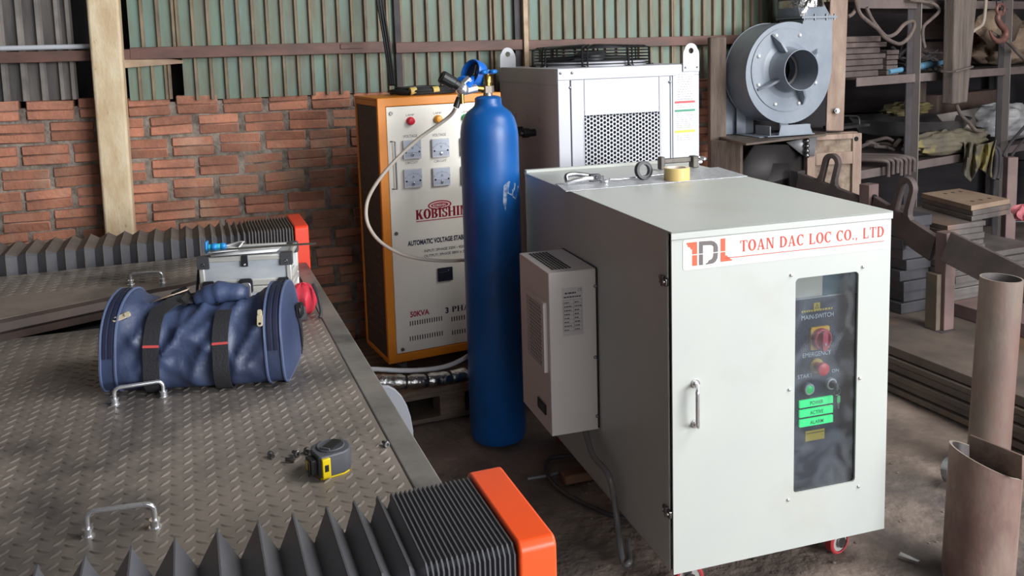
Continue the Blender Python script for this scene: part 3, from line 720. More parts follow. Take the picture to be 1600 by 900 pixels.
# lamps with captions
mb = MB(); ms = MB()
def ktxt(m_, sx, u, v, hpx, wpx, mi=0, **k): m_.nx(); x, z = K(u, v); text(m_, sx, x, z-hpx*KS/2, hpx*KS, KT, mi, width=wpx*KS*1.1, **k)
GRYI = mat('grey_print', s(96, 96, 104), .6); NAVYI = mat('navy_print', s(36, 38, 66), .6); REDI = mat('crimson_print', s(168, 28, 58), .5)
for (u, v, c, e) in ((641, 189, 'red', (214, 20, 50)), (684, 186, 'amber', (236, 160, 30)), (727, 184, 'green', (20, 196, 110))):
    x, z = K(u, v); A = KT @ Matrix.Translation((x, z, 0))
    o = MB().lathe([(.0175, 0), (.0175, .008), (.0165, .010), (.0155, .018), (.012, .022), (.001, .023)], 28, A).build('pilot_lamp', mat(c+'_lens', s(*e), .3), fp); o['label'] = c+' pilot lamp'
    ktxt(mb, 'LAMP', u-.5, v-9.5, 3.4, 12)
for (u, w_) in ((641, 'VOLTAGE'), (686, 'VOLTAGE'), (731, 'VOLTAGE')):
    ktxt(mb, w_, u+0, 212.5-(u-641)*.045, 4.6, 21); ktxt(mb, 'CIRCUIT', u+2, 254-(u-641)*.06, 3.6, 19)
# meters
FACE = mat('meter_face', s(196, 202, 216), .25, 0, s(186, 194, 210), 20); CLEAR = mat('meter_case', s(206, 206, 212), .15)
for row, (v0, ch) in enumerate(((233, 'V'), (278, 'A'))):
    for i, u0 in enumerate((643, 687, 731)):
        u = u0+row*1.5+(0 if i == 0 else .5); v = v0-(u0-643)*(.05 if row == 0 else .06)
        x, z = K(u, v); A = KT @ Matrix.Translation((x, z, 0)); w, h = .0395, .0395
        o = MB(); o.prism(rrect(-w, w, -h, h, .003, 3), 0, .012, 0, A); o.add([(-w*.92, -h*.86, .0125), (w*.92, -h*.86, .0125), (w*.92, h*.9, .0125), (-w*.92, h*.9, .0125)], [(0, 1, 2, 3)], 1, A)
        for k in range(13):
            a = pi*.2+pi*.6*k/12; L_ = .004 if k % 3 else .007
            o.add([(p*cos(a)+q*sin(a), -.022+p*sin(a)-q*cos(a), .0129) for p, q in ((.040, -.0007), (.040+L_, -.0007), (.040+L_, .0007), (.040, .0007))], [(0, 1, 2, 3)], 2, A)
        text(o, ch, 0, .000, .012, A, 2, z=.0129)
        o.add([(-.034, -.0145, .0129), (.034, -.0145, .0129), (.034, -.0135, .0129), (-.034, -.0135, .0129)], [(0, 1, 2, 3)], 2, A)
        for q in (-.030, .030): o.lathe([(.0045, .0125), (.0035, .015), (.001, .0155)], 12, A @ Matrix.Translation((q, -.011, 0)), 2)
        o.lathe([(.008, .0125), (.007, .016), (.001, .0165)], 16, A @ Matrix.Translation((0, -.023, 0)), 3)
        for k in range(8): xx = -.032+k*.0086; o.add([(xx, -.031, .0128), (xx+.003, -.031, .0128), (xx+.006, -.018, .0128), (xx+.003, -.018, .0128)], [(0, 1, 2, 3)], 4, A)
        o.build('panel_meter', [CLEAR, FACE, INKBLK, CHROME, mat('meter_hatch', s(150, 154, 168), .3)], fp, bevel=.001)
# logo
mb.nx(); x, z = K(687, 320); LX = x
for q in _half(x, z, .054, .020, .047, .0145, .0, 2*pi, 36): mb.add([(a, b, .0006) for a, b in q], [(0, 1, 2, 3)], 2, KT)
mb.add([(a, b, .0006) for a, b in circ(.0105, 30, x, z, 0, .040)], [tuple(range(30))], 2, KT)
text(mb, 'KOBISHIN', x-.002, z-.0055, .011, KT, 3, width=.058, z=.001, bold=.01)
mb.nx(); x0, z0 = K(650, 345); x1, z1 = K(731.5, 333)

for q in (-.0018, 0, .0018): serif(mb, 'KOBISHIN', x0+q, (z0+z1)/2, .042, (x1-x0)*.985, KT, 2)
mb.add([(x0, (z0+z1)/2-.010, .0006), (x1, (z0+z1)/2-.010, .0006), (x1, (z0+z1)/2-.006, .0006), (x0, (z0+z1)/2-.006, .0006)], [(0, 1, 2, 3)], 2, KT)
mb.nx(); x0, z0 = K(637, 384); x1, z1 = K(727, 375); text(mb, 'AUTOMATIC VOLTAGE STABILIZER', x0, (z0+z1)/2+.002, .021, KT, 1, width=(x1-x0)*1.17, align='L', bold=.045)
mb.nx(); x0, z0 = K(660, 396); x1, _ = K(728, 390); text(mb, '· INPUT: 3PHASE 320V - 420V', x0, z0+.003, .012, KT, 1, width=(x1-x0), align='L', bold=.008)
mb.nx(); x0, z0 = K(660, 404); x1, _ = K(729, 398); text(mb, '· OUTPUT: 3PHASE 380V ± 2%', x0, z0+.003, .012, KT, 1, width=(x1-x0), align='L', bold=.008)
mb.nx(); x0, z0 = K(641, 496); x1, _ = K(671, 492); text(mb, '50KVA', x0, z0+.001, .024, KT, 2, width=(x1-x0), align='L', bold=.035)
mb.nx(); x0, z0 = K(696, 490); x1, z1 = K(748, 482); text(mb, '3', x0, z0+.002, .025, KT, 1, align='L', bold=.045); 
for q in (-.001, .001): serif(mb, 'PHAS', x0+.031+q, z0+.002, .025, (x1-x0)-.056, KT, 1)
mb.build('panel_lettering', [GRYI, NAVYI, REDI, CREAMP], fp)
# breaker, vents, rods, screws
x, z = K(695, 428); A = KT @ Matrix.Translation((x, z, 0))
o = MB(); o.prism(rrect(-.034, .034, -.029, .029, .002), 0, .008, 0, A); o.prism(rrect(-.030, .030, -.005, .022, .001), .008, .011, 0, A); o.box(.012, .016, .014, .02, .011, .0115, 1, A)
for k in range(6): o.box(-.028+k*.006, -.024+k*.006, .012, .0135, .011, .0115, 1, A)
o.build('breaker_switch', [mat('navy_breaker', s(28, 32, 48), .4), mat('breaker_mark', s(140, 150, 165), .5)], fp, bevel=.001)
o = MB()
for (u0, u1, v0, v1) in ((641, 690, 504, 499), (641, 691, 528, 522), (706, 756, 497, 492), (707, 757, 518, 513)):
    xa, za = K(u0, v0); xb, zb = K(u1, v1); zc = (za+zb)/2
    for k in range(14): xx = xa+(xb-xa)*k/13; o.prism(rrect(xx-.0021, xx+.0021, zc-.0105, zc+.0105, .0015, 2), 0, .0006, 0, KT)
o.build('vent_slots', DARK, fp)
o = MB()
xa, za = K(614.5, 221); xb, zb = K(617, 295); o.tube([(xa-.012, .004, za), (xa, -.018, za), (xa, -.018, zb), (xa-.012, .004, zb)], .0035, 8); o.build('lock_rod', STEEL, fp)
o = MB()
for u, v in ((610.5, 177.5), (619, 365), (629, 546)):
    o.nx(); x, z = K(u, v); bolt_head(o, x, z, .008, .006, KT)
o.build('panel_screw', STEEL, fp)
for x, y in ((.075, .06), (KW-.075, .06), (.075, KD-.06), (KW-.075, KD-.06)):
    o = MB(); o.box(x-.03, x+.03, y-.03, y+.03, KZ0-.01, KZ0); o.cyl((x-.012, y, .17), (x+.012, y, .17), .028, 20, m=1); o.box(x-.018, x-.014, y-.018, y+.018, .16, KZ0-.005); o.box(x+.014, x+.018, y-.018, y+.018, .16, KZ0-.005)
    o.build('caster', [STEEL, mat('grey_caster', s(90, 84, 84), .5)], kob)
# black cable coil with yellow ties on its top
c0 = hit(KF, 660, 143, 'z', KZ1); mb = MB()
for k in range(6):
    pts = []
    for i in range(60):
        a = 2*pi*i/60; rx = .145+.012*sin(k*2.1)-.004*k; ry = .085+.008*cos(k*1.7); pts.append((.262+.006*sin(k)+rx*cos(a), .165+ry*sin(a)+.004*cos(3*a+k), KZ1+.010+.0085*(k % 3)+.003*sin(2*a+k)))
    mb.tube(pts, .0058, 8, 0, KF, closed=True)
coil = mb.build('cable_coil', RUBBER); tag(coil, 'coil of black cable lying on top of the orange cabinet', 'cable')
TAPEY = mat('yellow_tape', s(196, 172, 96), .6)
mb = MB()
for a in (-2.1, -1.4): mb.nx(); mb.cyl(KF @ V(.262+.145*cos(a)-.014, .165+.086*sin(a), KZ1+.018), KF @ V(.262+.145*cos(a)+.014, .165+.086*sin(a)+.003, KZ1+.020), .0165, 14)
mb.build('tape_tie', TAPEY, coil)
# two black cables hanging down the wall to the coil
for k in range(3):
    p_ = at_y(589+4*k, -2, 4.2); top_ = V(p_.x-.12+.02*k, 4.27, 3.86); pts = [top_]+[p_+(top_-p_)*q for q in (.6, .3, .12, .04)]+[p_, at_y(598+3.6*k, 50, 4.16), at_y(605+3.2*k, 95, 4.10), at_y(610+3*k, 133, 4.0)]
    tag(MB().tube(bez(pts, 8), .0055, 8).build('power_cable', RUBBER), ['leftmost', 'middle', 'rightmost'][k]+' of three black cables hanging down the corrugated wall to the coil', 'cable', 'black cables hanging down the wall')

# ============================================================ WATER CHILLER
CHW = mat('chiller_white_paint', s(194, 195, 202), .4, 0, s(189, 190, 198), 3, bump=.015, bscale=10)
c0 = at_y(871, 108, 3.78); HF = frame((c0.x, c0.y, 0), .353)
HW_ = hit(HF, 1091, 100, 'y', 0).x; HZ1 = c0.z; HD = .74; HZ0 = .26
ch = thing('water_chiller', 'white industrial chiller with perforated front and black fan guard on top', 'chiller', HF)
mb = MB(); mb.box(0, HW_, .012, HD, HZ0, HZ1-.002)
mb.build('body', CHW, ch, bevel=.003)
HT = front_T(0)
def Hh(u, v, y=0.0): q = hit(HF, u, v, 'y', y); return q.x, q.z
xl = Hh(894, 150)[0]; xr = Hh(1047, 150)[0]; ztp = Hh(880, 118)[1]; bz = HZ1-.048
mb = MB(); mb.box(-.001, HW_+.001, -.004, .03, bz, HZ1)            # top rail
mb.box(-.001, xl-.012, -.004, .02, HZ0, bz-.0005); mb.box(xr+.012, HW_+.001, -.004, .02, HZ0, bz-.0005); mb.box(-.002, HW_+.002, 0, HD+.002, HZ1-.004, HZ1+.001); mb.box(-.003, 0, .004, HD, HZ1-.07, HZ1-.002)
fr = mb.build('frame', CHW, ch, bevel=.003)
# front panel with a field of round holes
a = Hh(912, 177); b = Hh(1031, 173); pz1 = (Hh(970, 174)[1]); px0, px1 = a[0]-.003, b[0]+.004; pz0 = HZ0+.38
mb = MB(); 
cxm = (px0+px1)/2; pit = (px1-px0)/24/.866
mbp = MB(); ph, pw = perforated(mbp, pz1-pz0+1e-4, px1-px0+1e-4, pit, pit*.385, .002, front_T(.0) @ Matrix.Translation((cxm, (pz0+pz1)/2, 0)) @ Matrix.Rotation(pi/2, 4, 'Z'))
x0p, x1p, z0p, z1p = cxm-pw/2, cxm+pw/2, (pz0+pz1)/2-ph/2, (pz0+pz1)/2+ph/2
e = pit*.5
mbp.box(xl, x0p+e*.6, -.0, .002, HZ0, bz-.002); mbp.box(x1p-e*.6, xr, -.0, .002, HZ0, bz-.002); mbp.box(x0p+e*.9, x1p-e*.9, 0, .002, z1p-e*.2, bz-.002); mbp.box(x0p+e*.9, x1p-e*.9, 0, .002, HZ0, z0p+e*.2)
mbp.box(xl-.006, xl, -.006, .004, HZ0, bz-.002); mbp.box(xr, xr+.006, -.006, .004, HZ0, bz-.002)
fpn = mbp.build('front_panel', CHW, ch)
mb = MB(); mb.box(x0p-.02, x1p+.02, .010, .0118, z0p-.02, z1p+.02); mb.build('hole_backing', mat('dark_hole_backing', s(34, 36, 40), .8), ch)  # dark sheet painted in place of the shaded interior behind the holes
mb = MB()
for u, v in ((875, 114.5), (893, 114), (890, 137), (1046, 128)):
    mb.nx(); x, z = Hh(u, v); bolt_head(mb, x, z, .006, .004, front_T(-.004), 0, False)
mb.build('frame_bolt', STEEL, ch)
# lifting lugs
def lug(name, F0, label=None):
    mb = MB(); out = [(-.04, 0), (.04, 0), (.036, .05)]+[(.031*cos(a), .062+.031*sin(a)) for a in [pi*i/10 for i in range(1, 10)]]+[(-.036, .05)]
    # plate with a round hole
    n = 24; o2 = []
    for i in range(n):
        a = 2*pi*i/n; dx, dy = cos(a), sin(a)
        if dy < -.55: o2.append((max(-.042, min(.042, dx/abs(dy)*.065*1.0)), -.003) if abs(dx/dy) < .66 else ((.042 if dx > 0 else -.042), -.003))
        elif dy < 0.25: o2.append(((.042 if dx > 0 else -.042)*(1 if dy < -.2 else .93), .062+dy*.06))
        else: o2.append((dx*.034, .062+dy*.034))
    mb.ringplate(o2, [(.0125*cos(2*pi*i/n), .062+.0125*sin(2*pi*i/n)) for i in range(n)], 0, .006, 0, F0)
    mb.prism([(-.042, -.03), (.042, -.03), (.042, 0), (-.042, 0)], 0, .006, 0, F0)
    bolt_head(mb, -.03, -.012, .005, .004, F0 @ Matrix.Translation((0, 0, .006)), 1, False); bolt_head(mb, .03, -.012, .005, .004, F0 @ Matrix.Translation((0, 0, .006)), 1, False)
    return mb.build(name, [CHW, STEEL], ch, bevel=.001)
x, z = Hh(1078, 106); lug('lifting_lug', front_T(-.005) @ Matrix.Translation((x, HZ1-.002, 0)))
yb = hit(HF, 780, 103, 'x', 0).y; lug('lifting_lug', front_T(min(yb, HD-.03)) @ Matrix.Translation((.035, HZ1+.002, 0)))
# labels
mb = MB(); a = Hh(1056, 155); b = Hh(1083, 112); mb.box(a[0], b[0], -.0045, -.004, a[1], b[1], 0)
def tick(x0, x1, z, h, m=1): mb.box(x0, x1, -.0048, -.0045, z, z+h, m)
for k in range(12):
    z = b[1]-.012-k*.011; x = a[0]+.006
    while x < b[0]-.012: w2 = rnd.uniform(.006, .016); tick(x, min(x+w2, b[0]-.006), z, .003); x += w2+.004
mb.build('rating_plate', [PAPER, mat('faint_print', s(150, 150, 156), .6)], ch)
mb = MB(); a = Hh(1054, 222); b = Hh(1085, 156); sx0, sx1, sz0, sz1 = a[0], b[0], a[1], b[1]; mb.box(sx0, sx1, -.0045, -.004, sz0, sz1, 0)
hs = sz1-sz0
for m_, z, hh in ((2, sz1-.012, .010), (3, sz1-hs*.27, .010), (4, sz1-hs*.78, .011)): mb.box(sx0, sx1, -.0048, -.0044, z, z+hh, m_)
for k in range(19):
    z = sz1-.022-k*.0092
    if any(abs(z-q) < .011 for q in (sz1-hs*.27+.004, sz1-hs*.78+.004)) or z < sz0+.004: continue
    x = sx0+.008
    while x < sx1-.014: w2 = rnd.uniform(.006, .018); tick(x, min(x+w2, sx1-.006), z, .0028); x += w2+.004
mb.build('notice_sticker', [PAPER, mat('faint_print', s(150, 150, 156), .6), mat('red_band', s(206, 78, 84), .5), mat('green_band', s(60, 140, 110), .5), mat('yellow_band', s(218, 200, 70), .5)], ch)
# black fan guard on the roof
WIRE = mat('black_wire', s(20, 20, 22), .35)
gx0, gx1 = .01, .47; gy0, gy1 = .10, .62
f0 = hit(HF, 826, 95, 'z', HZ1); f1 = hit(HF, 886, 101, 'z', HZ1); f2 = hit(HF, 1008, 96, 'z', HZ1)
cxg, cyg, rg_ = .5*HW_, .40, .275; gh = .085
mb = MB(); n8 = 8
def oct_pts(r, z, k=48): return [(cxg+r*cos(2*pi*i/k), cyg+r*sin(2*pi*i/k), z) for i in range(k)]
for k in range(6): mb.tube(oct_pts(rg_, HZ1+.012+k*.0145), .0028, 6, closed=True)
for k in range(9): mb.tube(oct_pts(.05+.028*k, HZ1+gh+.012-.012*(k/8)**2), .0022, 6, closed=True)
guard = mb.build('fan_guard', WIRE, ch)
mb = MB()
for k in range(8):
    a = 2*pi*k/8+.25; c_, s_ = cos(a), sin(a)
    for q in (-.012, .012):
        ox, oy = -s_*q, c_*q
        mb.tube([(cxg+.04*c_+ox, cyg+.04*s_+oy, HZ1+gh+.014), (cxg+(rg_-.02)*c_+ox, cyg+(rg_-.02)*s_+oy, HZ1+gh+.004), (cxg+(rg_+.004)*c_+ox, cyg+(rg_+.004)*s_+oy, HZ1+gh-.006), (cxg+(rg_+.006)*c_+ox, cyg+(rg_+.006)*s_+oy, HZ1+.003)], .0042, 8)
    mb.cyl((cxg+(rg_+.006)*c_, cyg+(rg_+.006)*s_, HZ1), (cxg+(rg_+.006)*c_, cyg+(rg_+.006)*s_, HZ1+.006), .017, 12)
mb.build('guard_bracket', WIRE, guard)
mb = MB(); mb.lathe([(.07, HZ1+.004), (.075, HZ1+.01), (.075, HZ1+.055), (.06, HZ1+.066), (.001, HZ1+.07)], 28, Matrix.Translation((cxg, cyg, 0)))
for k in range(5):
    a = 2*pi*k/5
    mb.add([(cxg+.07*cos(a), cyg+.07*sin(a), HZ1+.02), (cxg+.235*cos(a-.25), cyg+.235*sin(a-.25), HZ1+.012), (cxg+.235*cos(a+.35), cyg+.235*sin(a+.35), HZ1+.045), (cxg+.07*cos(a+.6), cyg+.07*sin(a+.6), HZ1+.05)], [(0, 1, 2, 3)])
mb.build('fan', mat('fan_grey', s(58, 60, 64), .45), ch)
mb = MB(); mb.lathe([(rg_-.012, HZ1-.001), (rg_-.012, HZ1+.022), (rg_-.016, HZ1+.022), (rg_-.016, HZ1-.001)], 48, Matrix.Translation((cxg, cyg, 0)), 0, False)
mb.build('fan_collar', CHW, ch)
# hose fittings on the left side
mb = MB()
for u, v in ((816, 203), (836, 207)):
    mb.nx(); q = hit(HF, u, v, 'x', 0); mb.cyl((0, q.y, q.z), (-.03, q.y, q.z), .017, 14); mb.cyl((-.03, q.y, q.z), (-.06, q.y-.0, q.z), .022, 8); mb.cyl((-.06, q.y, q.z), (-.075, q.y, q.z), .014, 12)
mb.build('hose_fitting', BLACK, ch)
mb = MB()
for u, v in ((806, 180), (824, 182), (843, 186)):
    mb.nx(); q = hit(HF, u, v, 'x', 0); mb.box(-.002, .001, q.y-.014, q.y+.014, q.z-.012, q.z+.012)
mb.build('port_sticker', mat('port_sticker', s(190, 176, 176), .6), ch)
for x, y in ((.06, .07), (HW_-.06, .07), (.06, HD-.07), (HW_-.06, HD-.07)):
    o = MB(); o.box(x-.03, x+.03, y-.03, y+.03, HZ0-.006, HZ0); o.cyl((x-.013, y, .19), (x+.013, y, .19), .045, 20, m=1); o.box(x-.018, x-.015, y-.016, y+.016, .185, HZ0-.005); o.box(x+.015, x+.018, y-.016, y+.016, .185, HZ0-.005)
    o.build('caster', [STEEL, RUBBER], ch)

# ============================================================ PALLETS, FOIL HOSES
PALW = mat('pallet_wood', s(128, 108, 92), .8, 0, s(92, 78, 68), 5, stretch=(.8, 6, 6), bump=.25, bscale=30)
def pallet(F, w, d, label):
    r = thing('wooden_pallet', label, 'pallet', F)
    for y in (.05, d/2, d-.05):
        o = MB(); o.box(0, w, y-.05, y+.05, 0, .02); o.build('runner_board', PALW, r, bevel=.002)
        for x in (.06, w/2, w-.06):
            o = MB(); o.box(x-.055, x+.055, y-.05, y+.05, .02, .105); o.build('block', PALW, r, bevel=.003)
    o = MB()
    for y in (.05, d/2, d-.05): o.box(0, w, y-.05, y+.05, .105, .122)
    k = 0
    for i in range(7):
        x = i*(w-.10)/6; o.box(x, x+.10, 0, d, .1225, .142)
    o.build('deck_boards', PALW, r, bevel=.002); return r
pa = at_z(647, 655, 0); 
pallet(frame((-.60, 3.42, 0), .40), .70, .78, 'wooden pallet under the orange cabinet, foil-wrapped hose along its front')
pallet(frame((.23, 3.76, 0), .353) @ Matrix.Translation((.02, 0, 0)), .64, .74, 'wooden pallet under the white chiller, behind the cream cabinet')
FOIL = mat('foil', s(206, 204, 202), .22, 1, s(160, 156, 152), 14, bump=.6, bscale=42)
fa = at_y(560, 592, 3.36); fb = at_y(800, 588, 3.50)
axis = [at_y(560, 593, 3.36), at_y(630, 597, 3.37), at_y(690, 592, 3.44), at_y(735, 584, 3.505), at_y(800, 576, 3.55)]
pp = bez(axis, 16); Ltot = [0]
for i in range(1, len(pp)): Ltot.append(Ltot[-1]+(pp[i]-pp[i-1]).length)
bands = [.055, .19, .275, .37, .46, .49, .55]
rad = []
for l in Ltot:
    d = min(abs(l-b) for b in bands); rad.append(.030-.006*math.exp(-(d/.012)**2)+.0012*sin(l*90))
mb = MB().tube(pp, rad, 20); fh = mb.build('insulated_hose', FOIL); tag(fh, 'silver foil-wrapped hose with black bands lying along the pallet front', 'hose')
mb = MB()
for bnd in bands:
    mb.nx(); i = min(range(len(Ltot)), key=lambda k: abs(Ltot[k]-bnd)); i = max(1, min(i, len(pp)-2)); t_ = (pp[i+1]-pp[i-1]).normalized(); mb.cyl(pp[i]-t_*.004, pp[i]+t_*.004, .0278, 20)
mb.build('black_band', RUBBER, fh)
pts = [at_y(545, 575, 3.30), at_y(590, 577, 3.31), at_y(640, 579, 3.33), at_y(690, 574, 3.36), at_y(725, 560, 3.41), at_y(760, 535, 3.50), at_y(790, 515, 3.56)]
tag(MB().tube(bez(pts, 10), .009, 12).build('conduit_hose', mat('grey_white_hose', s(176, 178, 182), .4)), 'pale grey hose curving just above the foil-wrapped hose', 'hose')

# ============================================================ CUTTING BED (machine table)
ZD = .80
TA = at_z(686, 745, ZD); TF = frame((TA.x, TA.y, 0), .353)
STEELP = mat('tread_plate', s(156, 145, 136), .50, .22, s(122, 114, 108), 3.2, bump=.06, bscale=60, rough2=.38, col3=s(54, 54, 58), scale3=1.9, lo3=.49, hi3=.66)
RIMM = mat('worn_rim_steel', s(150, 144, 138), .42, .3, s(112, 108, 106), 5, bump=.04, bscale=50, col3=s(64, 64, 68), scale3=4, lo3=.55, hi3=.7)
bed = thing('laser_cutting_bed', 'long machine bed of dark tread plate with bellows covers along its edges', 'machine', TF)
XL = -2.3
# deck with raised lozenges
mb = MB(); mb.box(XL, -.052, -.14, 1.20, ZD-.02, ZD)
sx, sy = .0375, .0345
lz = [(-.0130, 0), (-.007, .0036), (0, .0046), (.007, .0036), (.0130, 0), (.007, -.0036), (0, -.0046), (-.007, -.0036)]
def lozenges(mb, x0, x1, y0, y1, z):
    i = 0; y = y0
    while y < y1:
        for row in (0, 1):
            yy = y+(sy/2 if row else 0); x = x0+(sx/2 if row else 0)
            if yy > y1: continue
            while x < x1:
                an = radians(-37 if row == 0 else 50); c_, s_ = cos(an), sin(an)
                vs = [(x+a*c_-b*s_, yy+a*s_+b*c_, z) for a, b in lz]+[(x+a*.6*c_-b*.3*s_, yy+a*.6*s_+b*.3*c_, z+.0017) for a, b in lz]
                mb.add(vs, [(k, (k+1) % 8, 8+(k+1) % 8, 8+k) for k in range(8)]+[tuple(range(8, 16))]); x += sx
        y += sy
lozenges(mb, -1.25, -.066, -.125, 1.19, ZD)
mb.build('deck_plate', STEELP, bed, ang=20)
mb = MB(); mb.box(-.050, 0, -.16, 1.72, ZD-.03, ZD+.0005); mb.build('edge_rim', RIMM, bed, bevel=.003)
# raised rear plate with a sloping front lip
RZ = .86
mb = MB(); poly = [(XL, .66), (-.863, 1.19), (-.616, 1.30), (-.40, 1.36), (-.34, 1.40), (-.34, 1.72), (XL, 1.72)]
mb.prism(poly, RZ-.012, RZ)
lozenges(mb, -1.5, -.36, 1.44, 1.70, RZ)
mb.build('raised_plate', STEELP, bed, ang=20)
LIP = mat('brown_lip_steel', s(86, 68, 60), .5, .2, s(62, 52, 48), 5, bump=.05, bscale=30)
mb = MB(); fr_ = poly[:5]
for (z0, z1, o0, o1) in ((RZ-.012, RZ-.001, .0, .0), (RZ-.032, RZ-.012, -.010, .0), (RZ-.040, RZ-.032, .006, .006), (ZD, RZ-.040, -.004, -.004)):
    vs = [(x+.0, y+o0-.001, z0) for x, y in fr_]+[(x, y+o1-.001, z1) for x, y in fr_]; n = len(fr_)
    mb.add(vs, [(i, i+1, n+i+1, n+i) for i in range(n-1)])
mb.prism([(x, y+.012) for x, y in fr_]+[(-.34, 1.70), (XL, 1.70)], ZD, RZ-.012)
mb.build('raised_plate_lip', LIP, bed)
mb = MB(); mb.box(-.36, -.052, 1.205, 1.72, ZD-.02, ZD-.0005); mb.build('dark_deck_plate', mat('dark_steel_plate', s(52, 50, 50), .45, .4, s(38, 38, 40), 6), bed)
# frame below
BODYM = mat('machine_frame_paint', s(58, 60, 66), .5, .1, s(44, 46, 52), 3)
mb = MB(); mb.box(XL, -.16, -.30, 1.90, .12, ZD-.021); mb.build('bed_frame', BODYM, bed, bevel=.01)
for y in (0, 1.6):
    for x in (-.25, -1.4): MB().lathe([(.05, 0), (.05, .012), (.02, .02), (.02, .125)], 20, Matrix.Translation((x, y, 0))).build('levelling_foot', STEEL, bed)
# curved side guard seen below the rim
o1 = []
for u, v in ((590, 600), (606, 601), (616, 606), (626, 616), (634, 630), (640, 648), (644, 670), (645, 695), (645, 760), (560, 760)):
    p = hit(TF, u, v, 'y', .62); o1.append((p.x, min(p.z, ZD-.035)))
mb = MB(); mb.prism(o1, .0, .012, 0, front_T(.62)); mb.build('side_guard', mat('grey_guard_paint', s(122, 124, 130), .42), bed, bevel=.002)
# bellows: accordion folds along local x
BEL = mat('bellows_cloth', s(90, 90, 95), .34, 0, s(76, 76, 81), 10, spec=.9)
BELTOP = mat('bellows_dusty_top', s(118, 106, 98), .7, 0, s(92, 84, 78), 8)
def bellow(name, xs_, y0, y1, z0, z1, fold, slope, mats, label, topm=0):
    """crests at xs_; each crest a rectangle (y0..y1, z0..z1), valleys inset by fold"""
    mb = MB(); rings = []
    for i, x in enumerate(xs_):
        rings.append((x, 0))
        if i < len(xs_)-1: g = xs_[i+1]-x; rings.append((x+g*.5, min(fold, g*.95)))
    prev = None
    for x, f_ in rings:
        e = .010 if f_ == 0 else .003
        h_ = f_*.72; sec = [(y0+f_, z0), (y0+f_, z1-h_-e), (y0+f_+e, z1-h_), (y1-f_-e, z1-h_), (y1-f_, z1-h_-e), (y1-f_, z0)]
        cur = [(x, a, b) for a, b in sec]
        if prev:
            vs = prev+cur
            mb.add(vs, [(k, k+1, 6+k+1, 6+k) for k in range(5)], 0)
            if topm: mb.m[-3] = topm
        prev = cur
    # stiff edge of every crest: a thin raised line
    for i, x in enumerate(xs_):
        t_ = .0012; sec = [(y0-.0015, z0), (y0-.0015, z1-.009), (y0+.009, z1+.0015), (y1-.009, z1+.0015), (y1+.0015, z1-.009), (y1+.0015, z0)]
        inn = [(y0+.003, z0), (y0+.003, z1-.012), (y0+.012, z1-.003), (y1-.012, z1-.003), (y1-.003, z1-.012), (y1-.003, z0)]
        for k in range(5):
            P8 = [(x+q, *p) for q in (-t_, t_) for p in (sec[k], sec[k+1], inn[k+1], inn[k])]
            mb.add(P8, [(3, 2, 1, 0), (4, 5, 6, 7), (0, 1, 5, 4), (1, 2, 6, 5), (2, 3, 7, 6), (3, 0, 4, 7)], 1)
    o = mb.build(name, mats, bed, smooth=False); o['label'] = label; return o
ZF = .885
def fx(u, v): return (TF.inverted() @ at_z(u, v, ZF)).x
cr = [fx(*p) for p in ((59, 881), (133, 866), (205, 852), (273, 837), (339, 824), (402, 810), (456, 798), (508, 786), (551, 778), (588, 771), (610, 767))]
ext = [cr[0]-.053*k for k in range(14, 0, -1)]
x9 = cr[-1]; xe = fx(727, 743); comp = [x9+(xe-x9)*k/17 for k in range(1, 18)]
yb_ = (TF.inverted() @ at_z(456, 798, ZF)).y; yf_ = (TF.inverted() @ at_z(801, 856, ZF)).y
EDGE = mat('bellows_edge', s(84, 84, 88), .45, 0)
bellow('bellows_cover', ext+cr+comp, yf_, yb_, ZD-.22, ZF, .042, 0, [BEL, EDGE], 'black accordion bellows cover on the near side')
def cap(x0, x1, y0, y1, z0, z1, name, m_):
    mb = MB(); o_ = rrect(y0, y1, z0, z1, .014, 6); mb.prism(o_, x0, x1, 0, Matrix(((0, 0, 1, 0), (1, 0, 0, 0), (0, 1, 0, 0), (0, 0, 0, 1)))); return mb.build(name, m_, bed, bevel=.004, segs=3)
ORP = mat('orange_end_paint', s(242, 84, 30), .38, 0, s(236, 78, 26), 3, coat=.2)
c_ = cap(xe+.004, xe+.057, yf_-.008, yb_+.006, ZD-.25, ZF+.006, 'end_plate', ORP); c_['label'] = 'orange end plate of the near bellows'
# far bellows
ZR = .925
def gx(u, v): return (TF.inverted() @ at_z(u, v, ZR)).x
cr2 = [gx(*p) for p in ((4, 403), (35, 402), (66, 400), (97, 397), (128, 394), (158, 391), (186, 389), (213, 385), (240, 382), (267, 379), (291, 376), (312, 373))]
ext2 = [cr2[0]-.054*k for k in range(22, 0, -1)]
xx = cr2[-1]; mid = []; st = .040
while xx < -.20: xx += st; mid.append(xx); st = max(.012, st*.84)
while xx < -.045: xx += .0105; mid.append(xx)
bellow('bellows_cover', ext2+cr2+mid, 1.735, 1.985, ZD-.1, ZR, .019, 0, [BEL, mat('dusty_bellows_edge', s(112, 104, 98), .5), BELTOP], 'black accordion bellows cover on the wall side, dusty on top', 2)
c_ = cap(-.035, .014, 1.728, 1.99, ZD-.25, ZR+.006, 'end_plate', mat('red_orange_end_paint', s(232, 64, 34), .4)); c_['label'] = 'orange end plate of the far bellows'
